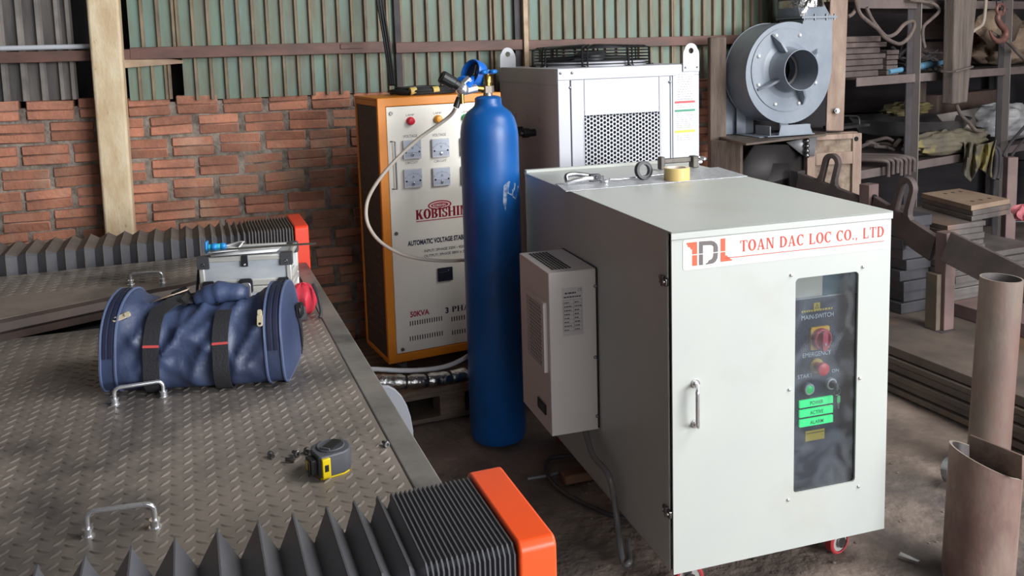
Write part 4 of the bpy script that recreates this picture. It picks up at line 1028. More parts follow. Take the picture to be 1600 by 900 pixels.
# lifting handles of chrome wire in collars
def handle(u0, v0, u1, v1, z, h):
    I = TF.inverted(); a = I @ at_z(u0, v0, z); b = I @ at_z(u1, v1, z); d = (b-a).normalized()
    up = V(0, 0, 1); r = .012
    pts = [a, a+up*(h-r)]+[a+up*(h-r)+d*(r*(1-cos(t)))+up*(r*sin(t)) for t in (pi/8, pi/4, 3*pi/8)]+[a+up*h+d*r, b+up*h-d*r]+[b+up*(h-r)-d*(r*(1-sin(t)))+up*(r*cos(t)) for t in (pi/8, pi/4, 3*pi/8)]+[b+up*(h-r), b]
    mb = MB().tube(pts, .0042, 10)
    for q in (a, b): mb.cyl(q, q+up*.012, .0072, 14); mb.cyl(q+up*.012, q+up*.014, .0085, 14); mb.cyl(q, q+up*.002, .010, 14)
    mb.build('lifting_handle', CHROME, bed)
handle(138, 838, 243, 824, ZD, .040); handle(180, 632, 256, 620, ZD, .036); handle(205, 445, 254, 442, RZ, .034)

# ============================================================ THINGS ON THE BED
# duffel bag: one sewn body lofted along its length
NV = mat('navy_nylon', s(62, 76, 110), .5, 0, s(46, 56, 84), 5, bump=.10, bscale=120, spec=.8)
NVL = mat('navy_piping', s(82, 94, 124), .45); STR = mat('black_webbing', s(42, 42, 46), .6, bump=.15, bscale=200)
bl = at_z(160, 623, ZD); br_ = at_z(444, 607, ZD); dx_ = br_-bl; BYAW = math.atan2(dx_.y, dx_.x); BL = dx_.length
BF = frame((bl.x, bl.y, ZD), BYAW); BD, BH = .245, .206
bag = thing('duffel_bag', 'navy nylon duffel bag with black straps lying on the tread plate', 'bag', BF)
def bag_pt(t, a, e=0):
    """t 0..1 along length, a angle: 0 = front face middle (-y), pi/2 = top"""
    tt = min(1, max(0, t)); mid = sin(pi*tt)**.6 if 0 < tt < 1 else 0
    core = min(1, max(0, (tt-.09)/.10))*min(1, max(0, (.91-tt)/.10))
    calm = (1-.85*math.exp(-((tt-.285)/.055)**4))*(1-.85*math.exp(-((tt-.665)/.055)**4))
    hh = BH*(1-.10*core-.05*core*sin(pi*tt)); dd = BD*(1+.05*core*sin(pi*tt))
    ca, sa = cos(a), sin(a); p = 2.5 if sa > 0 else 4.6
    k = (abs(ca)**p+abs(sa)**p)**(-1/p)
    y = BD/2-(dd/2+e)*k*ca; z = hh/2+(hh/2+e)*k*sa
    y += (1 if ca < 0 else -1)*-.016*max(0, (z/hh-.3))*1.3
    # slack creases in the cloth between the straps
    r1 = (1-abs(sin(2.1*pi*tt*2.2+1.7*sin(1.6*a)+.4)))**2; r2 = (1-abs(sin(1.9*a-5.2*tt+1.1)))**3; r3 = (1-abs(sin(3.3*a+9.0*tt-.7)))**3
    r4 = (1-abs(sin(14*tt-4.1*a+2*sin(2.3*a))))**4
    w = core*calm*(.013*(r1-.35)+.014*(r2-.25)+.010*(r3-.25)+.006*(r4-.2))
    if z < .012: w *= .2
    return V(t*BL-.010*sa*(t-.5), y-w*ca, max(.001, z+w*max(sa, 0)*.8))
mb = MB(); nt, na = 60, 56
mb.grid(lambda a, b: bag_pt(a, -pi/2-2*pi*b), nt, na)
for t in (0, 1):
    vs = [bag_pt(t, 2*pi*i/na) for i in range(na)]; c = sum(vs, V(0, 0, 0))/na
    ins = [c+(p-c)*.72+V((.010 if t else -.010), 0, 0) for p in vs]
    vs2 = vs+ins+[c+V((.016 if t else -.016), 0, 0)]
    mb.add(vs2, [(i, (i+1) % na, na+(i+1) % na, na+i) for i in range(na)]+[(na+i, na+(i+1) % na, 2*na) for i in range(na)])
bb = mb.build('body', NV, bag, ang=70)
mb = MB()
for t in (.004, .085, .905, .996): mb.nx(); mb.tube([bag_pt(t, 2*pi*i/60, .001) for i in range(60)], .0032, 6, closed=True)
mb.build('piping', NVL, bag)
mb = MB()
for t0 in (.026, .058, .934, .966): mb.nx(); mb.strap([bag_pt(t0, -.15+(pi+.3)*i/40, .001) for i in range(41)], .007, .003, 0, None, [bag_pt(t0, -.15+(pi+.3)*i/40, .02)-bag_pt(t0, -.15+(pi+.3)*i/40, 0) for i in range(41)])
mb.build('zipper', mat('dark_zip', s(36, 40, 62), .5), bag)
# webbing handles: run up the front, meet in a wrapped grip on top
WRAP = NV
gA = bag_pt(.42, pi/2, .03); gB = bag_pt(.72, pi/2, .03)
for t0, tt in ((.285, .43), (.665, .70)):
    pts = []; nn = []
    for i in range(26):
        a = -pi*.42+(pi*.42+pi*.30)*i/25; pts.append(bag_pt(t0, a, .006)); nn.append(bag_pt(t0, a, .03)-bag_pt(t0, a, 0))
    if t0 < .5:
        e_ = bag_pt(tt, pi*.46, .012); s_ = pts[-1]
        for i in range(1, 9): q = i/8; pts.append(s_*(1-q)+e_*q+V(0, 0, .010*sin(pi*q))); nn.append(V(0, -.5, .85))
    mb = MB().strap(pts, .034, .003, 0, None, nn); st_ = mb.build('webbing_strap', STR, bag)
    i0 = 17; MB().strap([pts[i0]+V(0, -.0024, .0), pts[i0+1]+V(0, -.0024, -.004)], .034, .0012, 0, None, [nn[i0], nn[i0]]).build('red_stitching', mat('red_thread', s(196, 74, 74), .6), st_)
    # the part over the back
    pts = [bag_pt(t0, a, .0035) for a in [pi*.55+pi*.85*i/20 for i in range(21)]]; nn = [bag_pt(t0, a, .03)-bag_pt(t0, a, 0) for a in [pi*.55+pi*.85*i/20 for i in range(21)]]
    MB().strap(pts, .034, .003, 0, None, nn).build('webbing_strap', STR, bag)
mb = MB(); g0 = bag_pt(.46, pi*.45, .010); g1 = bag_pt(.60, pi*.45, .020); g2 = bag_pt(.77, pi*.45, .008)
gp = bez([g0, g1, g2], 10); mb.tube(gp, [.015+.009*sin(pi*i/(len(gp)-1))+.0012*sin(i*1.3)+(.002 if i % 7 == 3 else 0) for i in range(len(gp))], 16); mb.build('wrapped_grip', WRAP, bag, ang=70)
mb = MB().nx(); mb.box(-.010, .010, -.024, .024, -.004, .004, 0, Matrix.Translation(g0+V(-.02, -.01, .006)) @ Matrix.Rotation(.9, 4, 'Y')); mb.nx(); mb.strap([g0+V(-.02, .0, 0), g0+V(-.045, .03, .02), g0+V(-.07, .05, .0)], .034, .003, 0, None, (0, -.3, 1))
mb.build('strap_buckle', BLACK, bag)
PULL = mat('brass_zip_pull', s(222, 208, 176), .3, .35)
for t0, a, rot in ((.13, .75, -1.15), (.885, .62, .08)):
    q = bag_pt(t0, a, .006); n_ = (bag_pt(t0, a, .03)-bag_pt(t0, a, 0)).normalized()
    A = Matrix.Translation(q) @ n_.to_track_quat('Z', 'Y').to_matrix().to_4x4() @ Matrix.Rotation(rot, 4, 'Z')
    o = MB(); o.prism(rrect(-.006, .006, -.030, 0, .0055), 0, .003, 0, A); o.prism(rrect(-.0045, .0045, -.004, .008, .003), -.002, .006, 0, A); o.prism(circ(.003, 12, 0, -.024), .003, .0034, 1, A)
    o.build('zip_pull', [PULL, BLACK], bag, bevel=.0008)
# end loop with its long strap on the right end
ex = BL+.016
mb = MB(); mb.strap([V(ex, BD*.55, BH*.62), V(ex+.003, BD*.62, BH*.45), V(ex, BD*.72, BH*.22), V(ex-.006, BD*.80, BH*.08)], .018, .0025, 0, None, (1, 0, 0)); mb.build('end_strap', STR, bag)
mb = MB(); mb.box(ex-.003, ex+.012, BD*.50, BD*.60, BH*.60, BH*.74); mb.tube([V(ex+.006, BD*.55+.012*cos(2*pi*i/16), BH*.66+.016*sin(2*pi*i/16)) for i in range(16)], .003, 6, closed=True); mb.build('strap_ring', BLACK, bag, bevel=.003)
lt_ = MB(); q = bag_pt(.20, pi*.42, .004); lt_.add([tuple(q+V(-.01, -.01, .004)), tuple(q+V(.075, .03, .022)), tuple(q+V(.075, .05, .022)), tuple(q+V(.01, .02, .008))], [(0, 1, 2, 3)])
lt_.build('paper_slip', mat('tan_paper', s(206, 186, 166), .7), bag, solid=.001)

# aluminium tool case behind the bag
c0 = at_z(309, 500, ZD); 
ALC = mat('brushed_case_panel', s(206, 210, 214), .34, .25, s(180, 186, 194), 10, stretch=(1, 3, 3)); ALE = mat('case_edge_alu', s(216, 214, 208), .3, .4)
CBY = 2.28
f0 = at_y(309, 404, CBY); f1 = at_y(454, 396, CBY-.0); cyaw2 = .12
KC = frame((f0.x, CBY, ZD), cyaw2); CH = f0.z-ZD; CW = hit(KC, 454, 396, 'y', 0).x; CDp = .155
case = thing('tool_case', 'silver aluminium tool case standing behind the navy bag', 'tool case', KC)
sp = CH*.60
mb = MB(); mb.box(.012, CW-.012, .004, CDp-.004, .004, sp-.004, 0); mb.build('case_body', ALC, case)
mb = MB(); mb.box(.012, CW-.012, .004, CDp-.004, sp+.002, CH-.003, 0); mb.build('case_lid', ALC, case)
mb = MB()
for z0, z1 in ((0, .014), (sp-.018, sp-.001), (sp+.001, sp+.018), (CH-.014, CH)):
    mb.box(0, CW, 0, .012, z0, z1); mb.box(0, CW, CDp-.012, CDp, z0, z1); mb.box(0, .012, .012, CDp-.012, z0, z1); mb.box(CW-.012, CW, .012, CDp-.012, z0, z1)
for x in (0, CW-.014):
    for y in (0, CDp-.014): mb.box(x, x+.014, y, y+.014, 0, sp); mb.box(x, x+.014, y, y+.014, sp+.001, CH)
mb.build('edge_profile', ALE, case, bevel=.003)
mb = MB()
for x0, x1 in ((-.003, .028), (CW-.028, CW+.003)):
    for y0, y1 in ((CDp-.02, CDp+.003), (-.003, .02)): mb.nx(); mb.box(x0, x1, y0, y1, CH-.030, CH+.003)
    bolt_head(mb, (x0+x1)/2, CH-.018, .004, .002, front_T(-.003), 1)
mb.build('corner_guard', [mat('grey_corner', s(66, 66, 70), .45), STEEL], case, bevel=.007, segs=3)
mb = MB()
for x in (.016, CW-.030):
    mb.nx(); mb.prism(rrect(x-.012, x+.026, sp-.022, sp-.004, .004), .0, .005, 0, front_T(-.001)); mb.prism(rrect(x-.006, x+.022, sp+.002, sp+.020, .004), .0, .005, 0, front_T(-.001))
    for q in (-.013, .011): bolt_head(mb, x+.014, sp+q, .004, .003, front_T(-.006), 1)
mb.build('case_hinge', [mat('dark_hinge', s(58, 58, 62), .4, .5), STEEL], case, bevel=.001)
mb = MB().nx(); mx = CW*.5; mb.prism(rrect(mx-.018, mx+.018, sp-.018, sp+.022, .008), 0, .006, 0, front_T(-.001)); mb.prism(rrect(mx-.013, mx+.013, sp-.03, sp+.012, .008), .006, .012, 1, front_T(-.001)); mb.prism(rrect(mx-.008, mx+.008, sp-.028, sp-.004, .002), .012, .015, 0, front_T(-.001)); mb.nx(); mb.box(mx-.008, mx+.008, -.004, .001, CH-.028, CH+.002, 0); bolt_head(mb, mx, CH-.022, .003, .002, front_T(-.004), 1)
mb.build('case_latch', [mat('dark_latch', s(60, 60, 64), .35, .5), CHROME], case, bevel=.001)
mb = MB(); mb.strap([V(-.004, .03, CH-.02), V(-.014, .02, CH*.5), V(-.012, .01, .02), V(-.02, -.01, .003)], .022, .003, 0, None, (1, 0, 0)); mb.build('shoulder_strap', STR, case)
# papers, steel ruler and blue clips on the case
def KCp(x, y, z): return KC @ V(x, y, z)
mb = MB(); mb.add([(.035, -.012, CH+.006), (CW-.035, -.01, CH+.010), (CW-.03, .09, CH+.004), (.035, .09, CH+.004)], [(0, 1, 2, 3)], 0, KC)
tag(mb.build('paper_sheet', PAPER, solid=.0012), 'white sheet of paper drooping over the front of the tool case lid', 'paper')
mb = MB(); mb.add([(.03, .0, CH+.012), (.10, .02, CH+.013), (.105, .095, CH+.020), (.085, .12, CH+.016), (.03, .07, CH+.012)], [(0, 1, 2, 3, 4)], 0, KC)
tag(mb.build('folded_paper', PAPER, solid=.0012), 'small folded paper on the left end of the tool case', 'paper')
ra = KCp(.0, .01, CH+.0145); rb = hit(KC, 494, 382, 'y', .03)
d = V(rb.x, .03, CH+.0145)-V(.015, .012, CH+.0145); mb = MB(); A = KC @ Matrix.Translation((.015, .012, CH+.0145)) @ Matrix.Rotation(math.atan2(d.y, d.x), 4, 'Z'); mb.box(0, d.length, 0, .022, 0, .0012, 0, A)
tag(mb.build('steel_ruler', STEEL), 'long steel ruler lying across the tool case, sticking out to the right', 'ruler')
BCL = mat('cyan_plastic', s(32, 130, 200), .35)
mb = MB(); A = KC @ Matrix.Translation((.018, .045, CH+.014)); mb.box(-.006, .0, -.012, .012, -.010, .022, 0, A); mb.sphere((.016, 0, .006), .011, 12, 8, (1, 1, .9), 0, A); mb.sphere((.038, .004, .006), .010, 12, 8, (1, 1, .9), 0, A); mb.cyl((0, 0, .006), (.038, .004, .006), .0075, 10, m=1, T=A); mb.box(.010, .030, -.010, .012, -.012, -.002, 0, A)
tag(mb.build('plastic_clip', [BCL, mat('teal_plastic', s(60, 180, 190), .35)], bevel=.002), 'bright blue plastic clip lying on the left end of the tool case', 'clip')
# red pouch with black strap to the right of the case
q0 = at_z(478, 497, ZD); QF = frame((q0.x, q0.y, ZD), .35)
REDC = mat('red_cloth', s(206, 50, 68), .55, 0, s(170, 36, 54), 8, bump=.2, bscale=40)
def pouch(a, b):
    th = 2*pi*a; ph = pi*b; r = 1+.10*sin(5*th+2*ph)+.08*sin(9*th)*sin(3*ph)
    return (.036*r*sin(ph)*cos(th)+.0, .05*r*sin(ph)*sin(th)+.05, max(0.0005, .042+.045*cos(ph)*(1+.06*sin(7*th))))
pc = thing('red_pouch', 'crumpled red cloth pouch on the bed, right of the silver case', 'pouch', QF)
MB().grid(pouch, 36, 18).build('pouch_body', REDC, pc, ang=60)
MB().strap([V(-.045, -.02, .052), V(-.03, -.012, .05), V(-.012, -.012, .03), V(-.010, -.03, .004)], .024, .003, 0, None, (0, -.8, .6)).build('pouch_strap', STR, pc)
MB().tube(bez([V(.028, .03, .086), V(.036, .0, .06), V(.040, -.02, .02), V(.034, -.03, .005)], 6), .005, 8).build('pouch_cord', STR, pc)

# tape measure
TM = frame(at_z(519, 734, ZD), .60)
tm = thing('tape_measure', 'grey and yellow tape measure lying on its side on the bed', 'tape measure', TM)
GRY = mat('grey_rubber_case', s(88, 90, 96), .45, 0, s(74, 76, 82), 8); TY = mat('yellow_tape_plastic', s(236, 208, 20), .35)
shape = rrect(-.030, .030, -.030, .030, .024, 8)
shape = [(-.034, -.026), (-.030, -.030), (.010, -.032), (.024, -.026), (.032, -.012), (.034, .006), (.026, .024), (.010, .033), (-.010, .033), (-.026, .026), (-.034, .012)]
mb = MB(); mb.prism(shape, .004, .043); mb.build('case', GRY, tm, bevel=.006, segs=3)
mb = MB(); mb.prism([(x*.92, y*.92) for x, y in shape], 0, .0045); mb.build('yellow_base', TY, tm, bevel=.001)
mb = MB(); mb.lathe([(.024, .043), (.025, .0445), (.023, .046), (.021, .0448), (.001, .0448)], 28, Matrix.Translation((0, .002, 0))); mb.prism(rrect(-.009, .009, -.019, .021, .003), .044, .0475, 1, Matrix.Rotation(-1.0, 4, 'Z')); mb.box(-.010, .010, -.020, -.017, .044, .049, 0, Matrix.Rotation(-1.0, 4, 'Z'))
mb.build('belt_clip', [GRY, BLACK], tm)
A = Matrix.Translation((-.020, -.031, 0))
mb = MB(); mb.box(-.011, .004, -.005, .002, .006, .040, 0, A); mb.box(-.0075, .0005, -.0055, -.003, .017, .030, 1, A); mb.build('lock_button', [TY, BLACK], tm, bevel=.002)
mb = MB(); mb.box(-.046, -.034, -.020, .006, .010, .036, 0); mb.box(-.047, -.040, -.016, .002, .014, .032, 1); mb.box(-.050, -.0465, -.018, -.014, .008, .034, 0); mb.build('tape_mouth', [BLACK, TY], tm, bevel=.0015)
# loose socket bolts
def bolt(F, label, lay=True):
    r = thing('socket_bolt', label, 'bolt', F)
    MB().lathe([(.0058, 0), (.0058, .0055), (.0052, .006), (.003, .006), (.003, .003), (.0001, .003)], 14).build('bolt_head', STEEL, r)
    MB().cyl((0, 0, -.010), (0, 0, 0), .0034, 12).build('bolt_shank', STEEL, r)
for (u, v, az, lab) in ((424, 715, 2.2, 'steel bolt on the bed, farthest left of the loose bolts'), (463, 713, -.8, 'steel bolt on the bed, socket end showing, above the lowest bolt'), (455, 722, .1, 'steel bolt on its side, lowest of the loose bolts'), (481, 709, 2.4, 'steel bolt on the bed touching the tape measure')):
    p = at_z(u, v, ZD); d = V(cos(az), sin(az), 0)
    F = Matrix.Translation((p.x, p.y, ZD+.0058)) @ d.to_track_quat('Z', 'Y').to_matrix().to_4x4(); bolt(F, lab)
p = at_z(603, 698, ZD); F = Matrix.Translation((p.x, p.y, ZD+.0058)) @ V(.6, -.8, 0).to_track_quat('Z', 'Y').to_matrix().to_4x4(); bolt(F, 'single steel bolt beside the plate seam near the rim')

# ============================================================ THINGS ON THE CABINET TOP
def on(u, v, z=ZT): return CF.inverted() @ at_z(u, v, z)
pl = [on(*p) for p in ((884, 300), (1168, 276), (1122, 262), (868, 288))]
PZ = ZT+.003
mb = MB(); mb.prism([(p.x, p.y) for p in pl], ZT+.0008, PZ, 0, CF)
tag(mb.build('metal_sheet', mat('alu_sheet', s(206, 208, 212), .32, .35, s(176, 178, 184), 40, bump=.4, bscale=160), bevel=.0006), 'thin scratched metal sheet lying on top of the cream cabinet', 'metal sheet')
# locking pliers
p = on(912, 287, PZ); A = CF @ Matrix.Translation((p.x, p.y, PZ+.012)) @ Matrix.Rotation(-.05, 4, 'Z')
r = thing('locking_pliers', 'silver locking pliers on the left end of the metal sheet', 'pliers', A)
mb = MB(); mb.tube(bez([(-.060, .0, .0), (-.058, .012, .018), (-.03, .016, .022), (.0, .012, .018), (.03, .008, .012)], 8), [.010, .009]*0 or .0085, 10); mb.build('upper_handle', ALU, r)
mb = MB(); mb.tube(bez([(-.062, -.006, -.003), (-.03, -.012, .004), (0, -.012, .008), (.03, -.004, .006)], 8), .0085, 10); mb.build('lower_handle', CHROME, r)
mb = MB(); mb.box(.02, .060, -.010, .012, -.006, .020); mb.cyl((.045, -.012, .008), (.045, .014, .008), .008, 12); mb.prism([(.055, -.006), (.075, -.003), (.072, .004), (.055, .003)], -.006, .012); mb.build('jaw', mat('dark_jaw', s(70, 70, 74), .35, .8), r, bevel=.003)
# spanner with ring end
a = on(944, 285, PZ); b = on(1062, 272, PZ); A = CF
r = tag(MB().tube([(a.x+.02, a.y, PZ+.010), (a.x+.05, a.y, PZ+.008), (b.x-.03, b.y, PZ+.007), (b.x, b.y, PZ+.007)], (.0085, .0035), 12, 0, CF, flat=(0, 0, 1)).lathe([(.017, 0), (.017, .007), (.010, .007), (.010, 0), (.017, 0)], 24, CF @ Matrix.Translation((a.x+.002, a.y, PZ+.002)), 0, False).build('ring_spanner', CHROME), 'long chrome ring spanner lying across the metal sheet', 'spanner')
# black tape roll standing on edge
p = on(1008, 281, PZ); A = CF @ Matrix.Translation((p.x, p.y+.012, PZ+.033)) @ Matrix.Rotation(.15, 4, 'Z') @ Matrix.Rotation(pi/2-.12, 4, 'X')
mb = MB(); mb.lathe([(.024, -.009), (.033, -.009), (.033, .009), (.024, .009)], 36, A, 0, False); mb.lathe([(.024, .009), (.0215, .009), (.0215, -.009), (.024, -.009)], 36, A, 1, False)
tag(mb.build('electrical_tape', [mat('black_tape', s(34, 34, 36), .4), mat('grey_core', s(110, 110, 114), .6)]), 'roll of black electrical tape standing on edge on the metal sheet', 'tape')
# packing tape roll lying flat
p = on(1066, 283, PZ); A = CF @ Matrix.Translation((p.x, p.y+.04, PZ))
mb = MB(); mb.lathe([(.036, 0), (.0445, 0), (.0455, .001), (.0455, .043), (.0445, .044), (.036, .044)], 48, A, 0, False); mb.lathe([(.036, .044), (.033, .044), (.033, 0), (.036, 0)], 48, A, 1, False); mb.lathe([(.033, .0025), (.0001, .0025)], 40, A, 2, False)
mb.build('packing_tape', [mat('tan_packing_tape', s(222, 196, 132), .28, 0, s(214, 184, 116), 30, stretch=(1, 1, .05)), mat('tape_core', s(232, 222, 210), .6), mat('core_print', s(180, 50, 76), .6)])
tag(bpy.data.objects['packing_tape'], 'roll of yellowish packing tape lying flat near the sheet edge', 'tape')
# worn clamp with chrome ring handle behind the tape
a = on(1046, 268, PZ); b = on(1118, 270, PZ)
r = thing('screw_clamp', 'worn grey screw clamp with chrome ring behind the packing tape', 'clamp', CF)
IRN = mat('worn_iron', s(112, 106, 98), .5, .5, s(80, 76, 72), 12)
mb = MB(); mb.box(a.x-.01, b.x, a.y+.05, a.y+.068, PZ+.022, PZ+.042, 0); mb.box(b.x-.012, b.x+.014, a.y+.038, a.y+.074, PZ+.0005, PZ+.046, 0); mb.box(a.x-.014, a.x+.006, a.y+.044, a.y+.074, PZ+.0005, PZ+.050, 0); mb.build('clamp_bar', IRN, r, bevel=.004)
mb = MB(); mb.cyl((b.x+.012, a.y+.056, PZ+.02), (b.x+.034, a.y+.056, PZ+.02), .007, 12); mb.tube([(b.x+.036+.014*cos(q), a.y+.056+.022*sin(q), PZ+.034+.002*sin(q)) for q in [2*pi*i/24 for i in range(24)]], .004, 8, closed=True); mb.build('ring_handle', CHROME, r)

# ============================================================ BLOWER AND ITS BRACKET
BY = 4.72; BLW = mat('blower_grey_paint', s(138, 145, 154), .42, .05, s(118, 126, 138), 4, bump=.02, bscale=10)
bc = at_y(1233, 114, BY); QF = frame((bc.x, bc.y, bc.z), .34)
bl_ = thing('centrifugal_blower', 'large grey centrifugal blower fan on a steel shelf under a round duct', 'blower', QF)
RB = .270; WB = .20
# volute: round housing running out into a square outlet on the right
out = [(RB*cos(a), RB*sin(a)) for a in [radians(62)+radians(298)*i/60 for i in range(61)]]
out = [p for p in out]
vol = [(RB*1.02, .0), (RB*1.02, .285), (.085, .285), (.085, RB*.955)]+[(RB*1.0*cos(a), RB*1.0*sin(a)) for a in [radians(72+(360-72-6)*i/60) for i in range(61)]]
A = front_T(0)
mb = MB()
def facing(T):          # front sheet with the round inlet opening
    cc = [(.11*cos(2*pi*i/len(vol)+pi*.0), .11*sin(2*pi*i/len(vol))) for i in range(len(vol))]
    st = min(range(len(cc)), key=lambda i: abs(math.atan2(cc[i][1], cc[i][0])-math.atan2(vol[0][1], vol[0][0])))
    mb.ringplate(vol, cc[st:]+cc[:st], 0, .004, 0, T)
facing(A @ Matrix.Translation((0, 0, -.004))); mb.prism(vol, 0, .004, 0, A @ Matrix.Translation((0, 0, -WB)))
n = len(vol); vi = [(x*.985, y*.985) for x, y in vol]
mb.add([(x, y, z) for z in (-WB, 0) for x, y in vi], [(i, (i+1) % n, n+(i+1) % n, n+i) for i in range(n)], 0, A)
mb.build('housing', BLW, bl_, bevel=.002, ang=45)
IO = A @ Matrix.Translation((-.016, .018, 0)); mb = MB(); mb.lathe([(.222, 0), (.222, .006), (.115, .006)], 48, IO, 0, False); mb.lathe([(.218, .0061), (.2165, .0066), (.215, .0061)], 48, IO, 0, False)
mb.build('cover_plate', BLW, bl_)
mb = MB(); mb.lathe([(.150, .006), (.122, .012), (.110, .03), (.107, .05), (.107, .125), (.1035, .125), (.1035, .0), (.095, -.10)], 48, IO, 0, False)
mb.build('inlet_pipe', BLW, bl_)
mb = MB(); mb.lathe([(.103, -.12), (.0001, -.121)], 40, IO, 0, False); mb.lathe([(.094, -.05), (.094, -.03), (.080, -.03), (.080, -.05)], 32, IO, 1, False); mb.lathe([(.020, -.12), (.020, -.06), (.001, -.055)], 20, IO, 0, False); mb.build('impeller', [mat('dark_inlet', s(38, 36, 42), .6), mat('impeller_ring', s(96, 94, 98), .4)], bl_)
mb = MB()
for k in range(4):
    mb.nx(); a = radians(118-90*k); M2 = IO @ Matrix.Rotation(a, 4, 'Z') @ Matrix.Rotation(pi/2, 4, 'X')
    mb.prism([(.104, .006), (.212, .006), (.212, .014), (.165, .060), (.104, .072)], -.006, .006, 0, M2)
mb.build('stiffening_fin', BLW, bl_)
mb = MB()
for k in range(8):
    a = radians(22+45*k); mb.nx(); bolt_head(mb, .195*cos(a), .195*sin(a), .0115, .011, IO @ Matrix.Translation((0, 0, .006)), 0, False)
mb.build('cover_bolt', mat('zinc_bolt', s(214, 216, 218), .3, .2), bl_)
mb = MB(); mb.box(.07, RB*1.10, -.012, WB+.012, .285, .297); 
for x in (.09, .16, .235, RB*1.06): mb.cyl((x, -.004, .275), (x, -.004, .308), .006, 8, m=1)
mb.build('outlet_flange', [BLW, STEEL], bl_)
mb = MB(); cxo = .165; n = 32
sq = [];
for i in range(n):
    a = 2*pi*i/n; k = .098/max(abs(cos(a)), abs(sin(a))); sq.append((cxo+k*cos(a), WB/2+k*sin(a), .298))
ro = [(cxo+.118*cos(2*pi*i/n)-.02, WB/2+.118*sin(2*pi*i/n), .365) for i in range(n)]
mb.add(sq+ro, [(i, (i+1) % n, n+(i+1) % n, n+i) for i in range(n)]); mb.build('transition_duct', BLW, bl_)
mb = MB(); mb.cyl((cxo-.02, WB/2, .365), (cxo-.03, WB/2, 2.2), .118, 36); mb.build('round_duct', mat('dark_duct', s(84, 86, 92), .45, .3, s(60, 62, 68), 5), bl_)
mb = MB(); mb.cyl((cxo-.02, WB/2, .345), (cxo-.021, WB/2, .385), .121, 36); mb.strap([V(cxo-.05, -.02, .385), V(cxo-.085, -.035, .34), V(cxo-.105, -.02, .30)], .02, .004, 0, None, (0, -1, 0)); mb.build('foil_tape', FOIL, bl_)
# feet and motor behind
zs = at_y(1230, 216, 4.6).z - bc.z
mb = MB(); 
for x in (-.16, .12):
    mb.box(x-.03, x+.03, WB-.0, WB+.006, zs, -.05); mb.box(x-.03, x+.03, -.01, WB+.05, zs, zs+.006)
mb.box(-.26, -.06, WB+.03, WB+.20, zs, .02); mb.cyl((0, WB, 0), (0, WB+.26, 0), .10, 28)
mb.build('motor_stand', BLW, bl_, bevel=.004)
mb = MB(); mb.prism([(-.09, zs+.006), (.13, zs+.006), (.105, zs+.062), (-.075, zs+.062)], .030, .036, 0, A); mb.box(-.16, .14, -.04, .10, zs+.004, zs+.010); mb.box(.112, .118, -.03, .10, zs+.01, zs+.06); mb.box(-.14, -.134, -.03, .10, zs+.01, zs+.06)
mb.build('foot_bracket', BLW, bl_, bevel=.002)
ZS = bc.z+zs
# shelf plate and braces
mb = MB(); P4 = [at_z(1166, 224, ZS), at_z(1291, 209, ZS), at_z(1290, 198, ZS), at_z(1100, 207, ZS)]
mb.prism([(p.x, p.y) for p in P4], ZS-.012, ZS-.001)
r = tag(mb.build('steel_shelf', mat('shelf_plate', s(120, 108, 98), .5, .4, s(90, 80, 74), 6), bevel=.002), 'thin steel shelf plate carrying the grey blower', 'shelf')
mb = MB(); a = at_y(1110, 216, 4.72); b = at_y(1158, 216, 4.62)
mb.box(0, (b-a).length, 0, .03, -.9, ZS-.014-a.z, 0, Matrix.Translation((a.x, a.y, a.z)) @ Matrix.Rotation(math.atan2(b.y-a.y, b.x-a.x), 4, 'Z'))
tag(mb.build('board', WOOD, bevel=.004), 'upright brown board under the left side of the blower shelf', 'board')
mb = MB(); a = at_y(1150, 268, 4.75); b = at_y(1178, 226, 4.70); c = at_y(1262, 252, 4.9); d = at_y(1256, 300, 4.9)
mb.add([tuple(a), tuple(b), tuple(at_y(1262, 226, 4.9)), tuple(d), tuple(at_y(1150, 330, 4.75))], [(0, 1, 2, 3, 4)])
tag(mb.build('machine_panel', mat('dark_oily_panel', s(58, 52, 50), .6, .2, s(40, 38, 40), 4), solid=.02), 'dark oily machine panel below the blower shelf', 'panel')
mb = MB(); a = at_y(1228, 222, 4.80); mb.add([tuple(a), tuple(at_y(1276, 213, 4.84)), tuple(at_y(1272, 244, 4.84)), tuple(at_y(1256, 244, 4.83))], [(0, 1, 2, 3)])
for v in (220, 228, 236, 243):
    q = at_y(1260.5, v, 4.81); mb.sphere(q, .012, 10, 7, (1, 1, 1), 1)
tag(mb.build('gusset_plate', [mat('grey_gusset', s(150, 150, 152), .45, .4), STEEL], solid=.008), 'light grey gusset plate with a short chain of bolts under the blower shelf', 'bracket')
# rust-stained column right of the blower
RUSTC = mat('rust_stained_column', s(164, 142, 126), .75, 0, s(132, 110, 97), 4, stretch=(3, 3, .8), bump=.15, bscale=40, col3=s(104, 84, 76), scale3=3, lo3=.56, hi3=.68)
p0 = at_y(1290, 205, 4.86); p1 = at_y(1318, 205, 4.86); q0 = at_y(1309, 0, 4.9); q1 = at_y(1325, 0, 4.9); q0.x = q1.x-(p1.x-p0.x)
mb = MB(); k = 3.9
def ext(p, q): t = (3.88-p.z)/(q.z-p.z); return p+(q-p)*t
e0, e1 = ext(p0, q0), ext(p1, q1); dv = V(.03, .09, 0)
zb = 1.08
mb.add([tuple(p0), tuple(p1), tuple(p1+dv), tuple(p0+dv), tuple(e0), tuple(e1), tuple(e1+dv), tuple(e0+dv)], [(3, 2, 1, 0), (4, 5, 6, 7), (0, 1, 5, 4), (1, 2, 6, 5), (2, 3, 7, 6), (3, 0, 4, 7)])
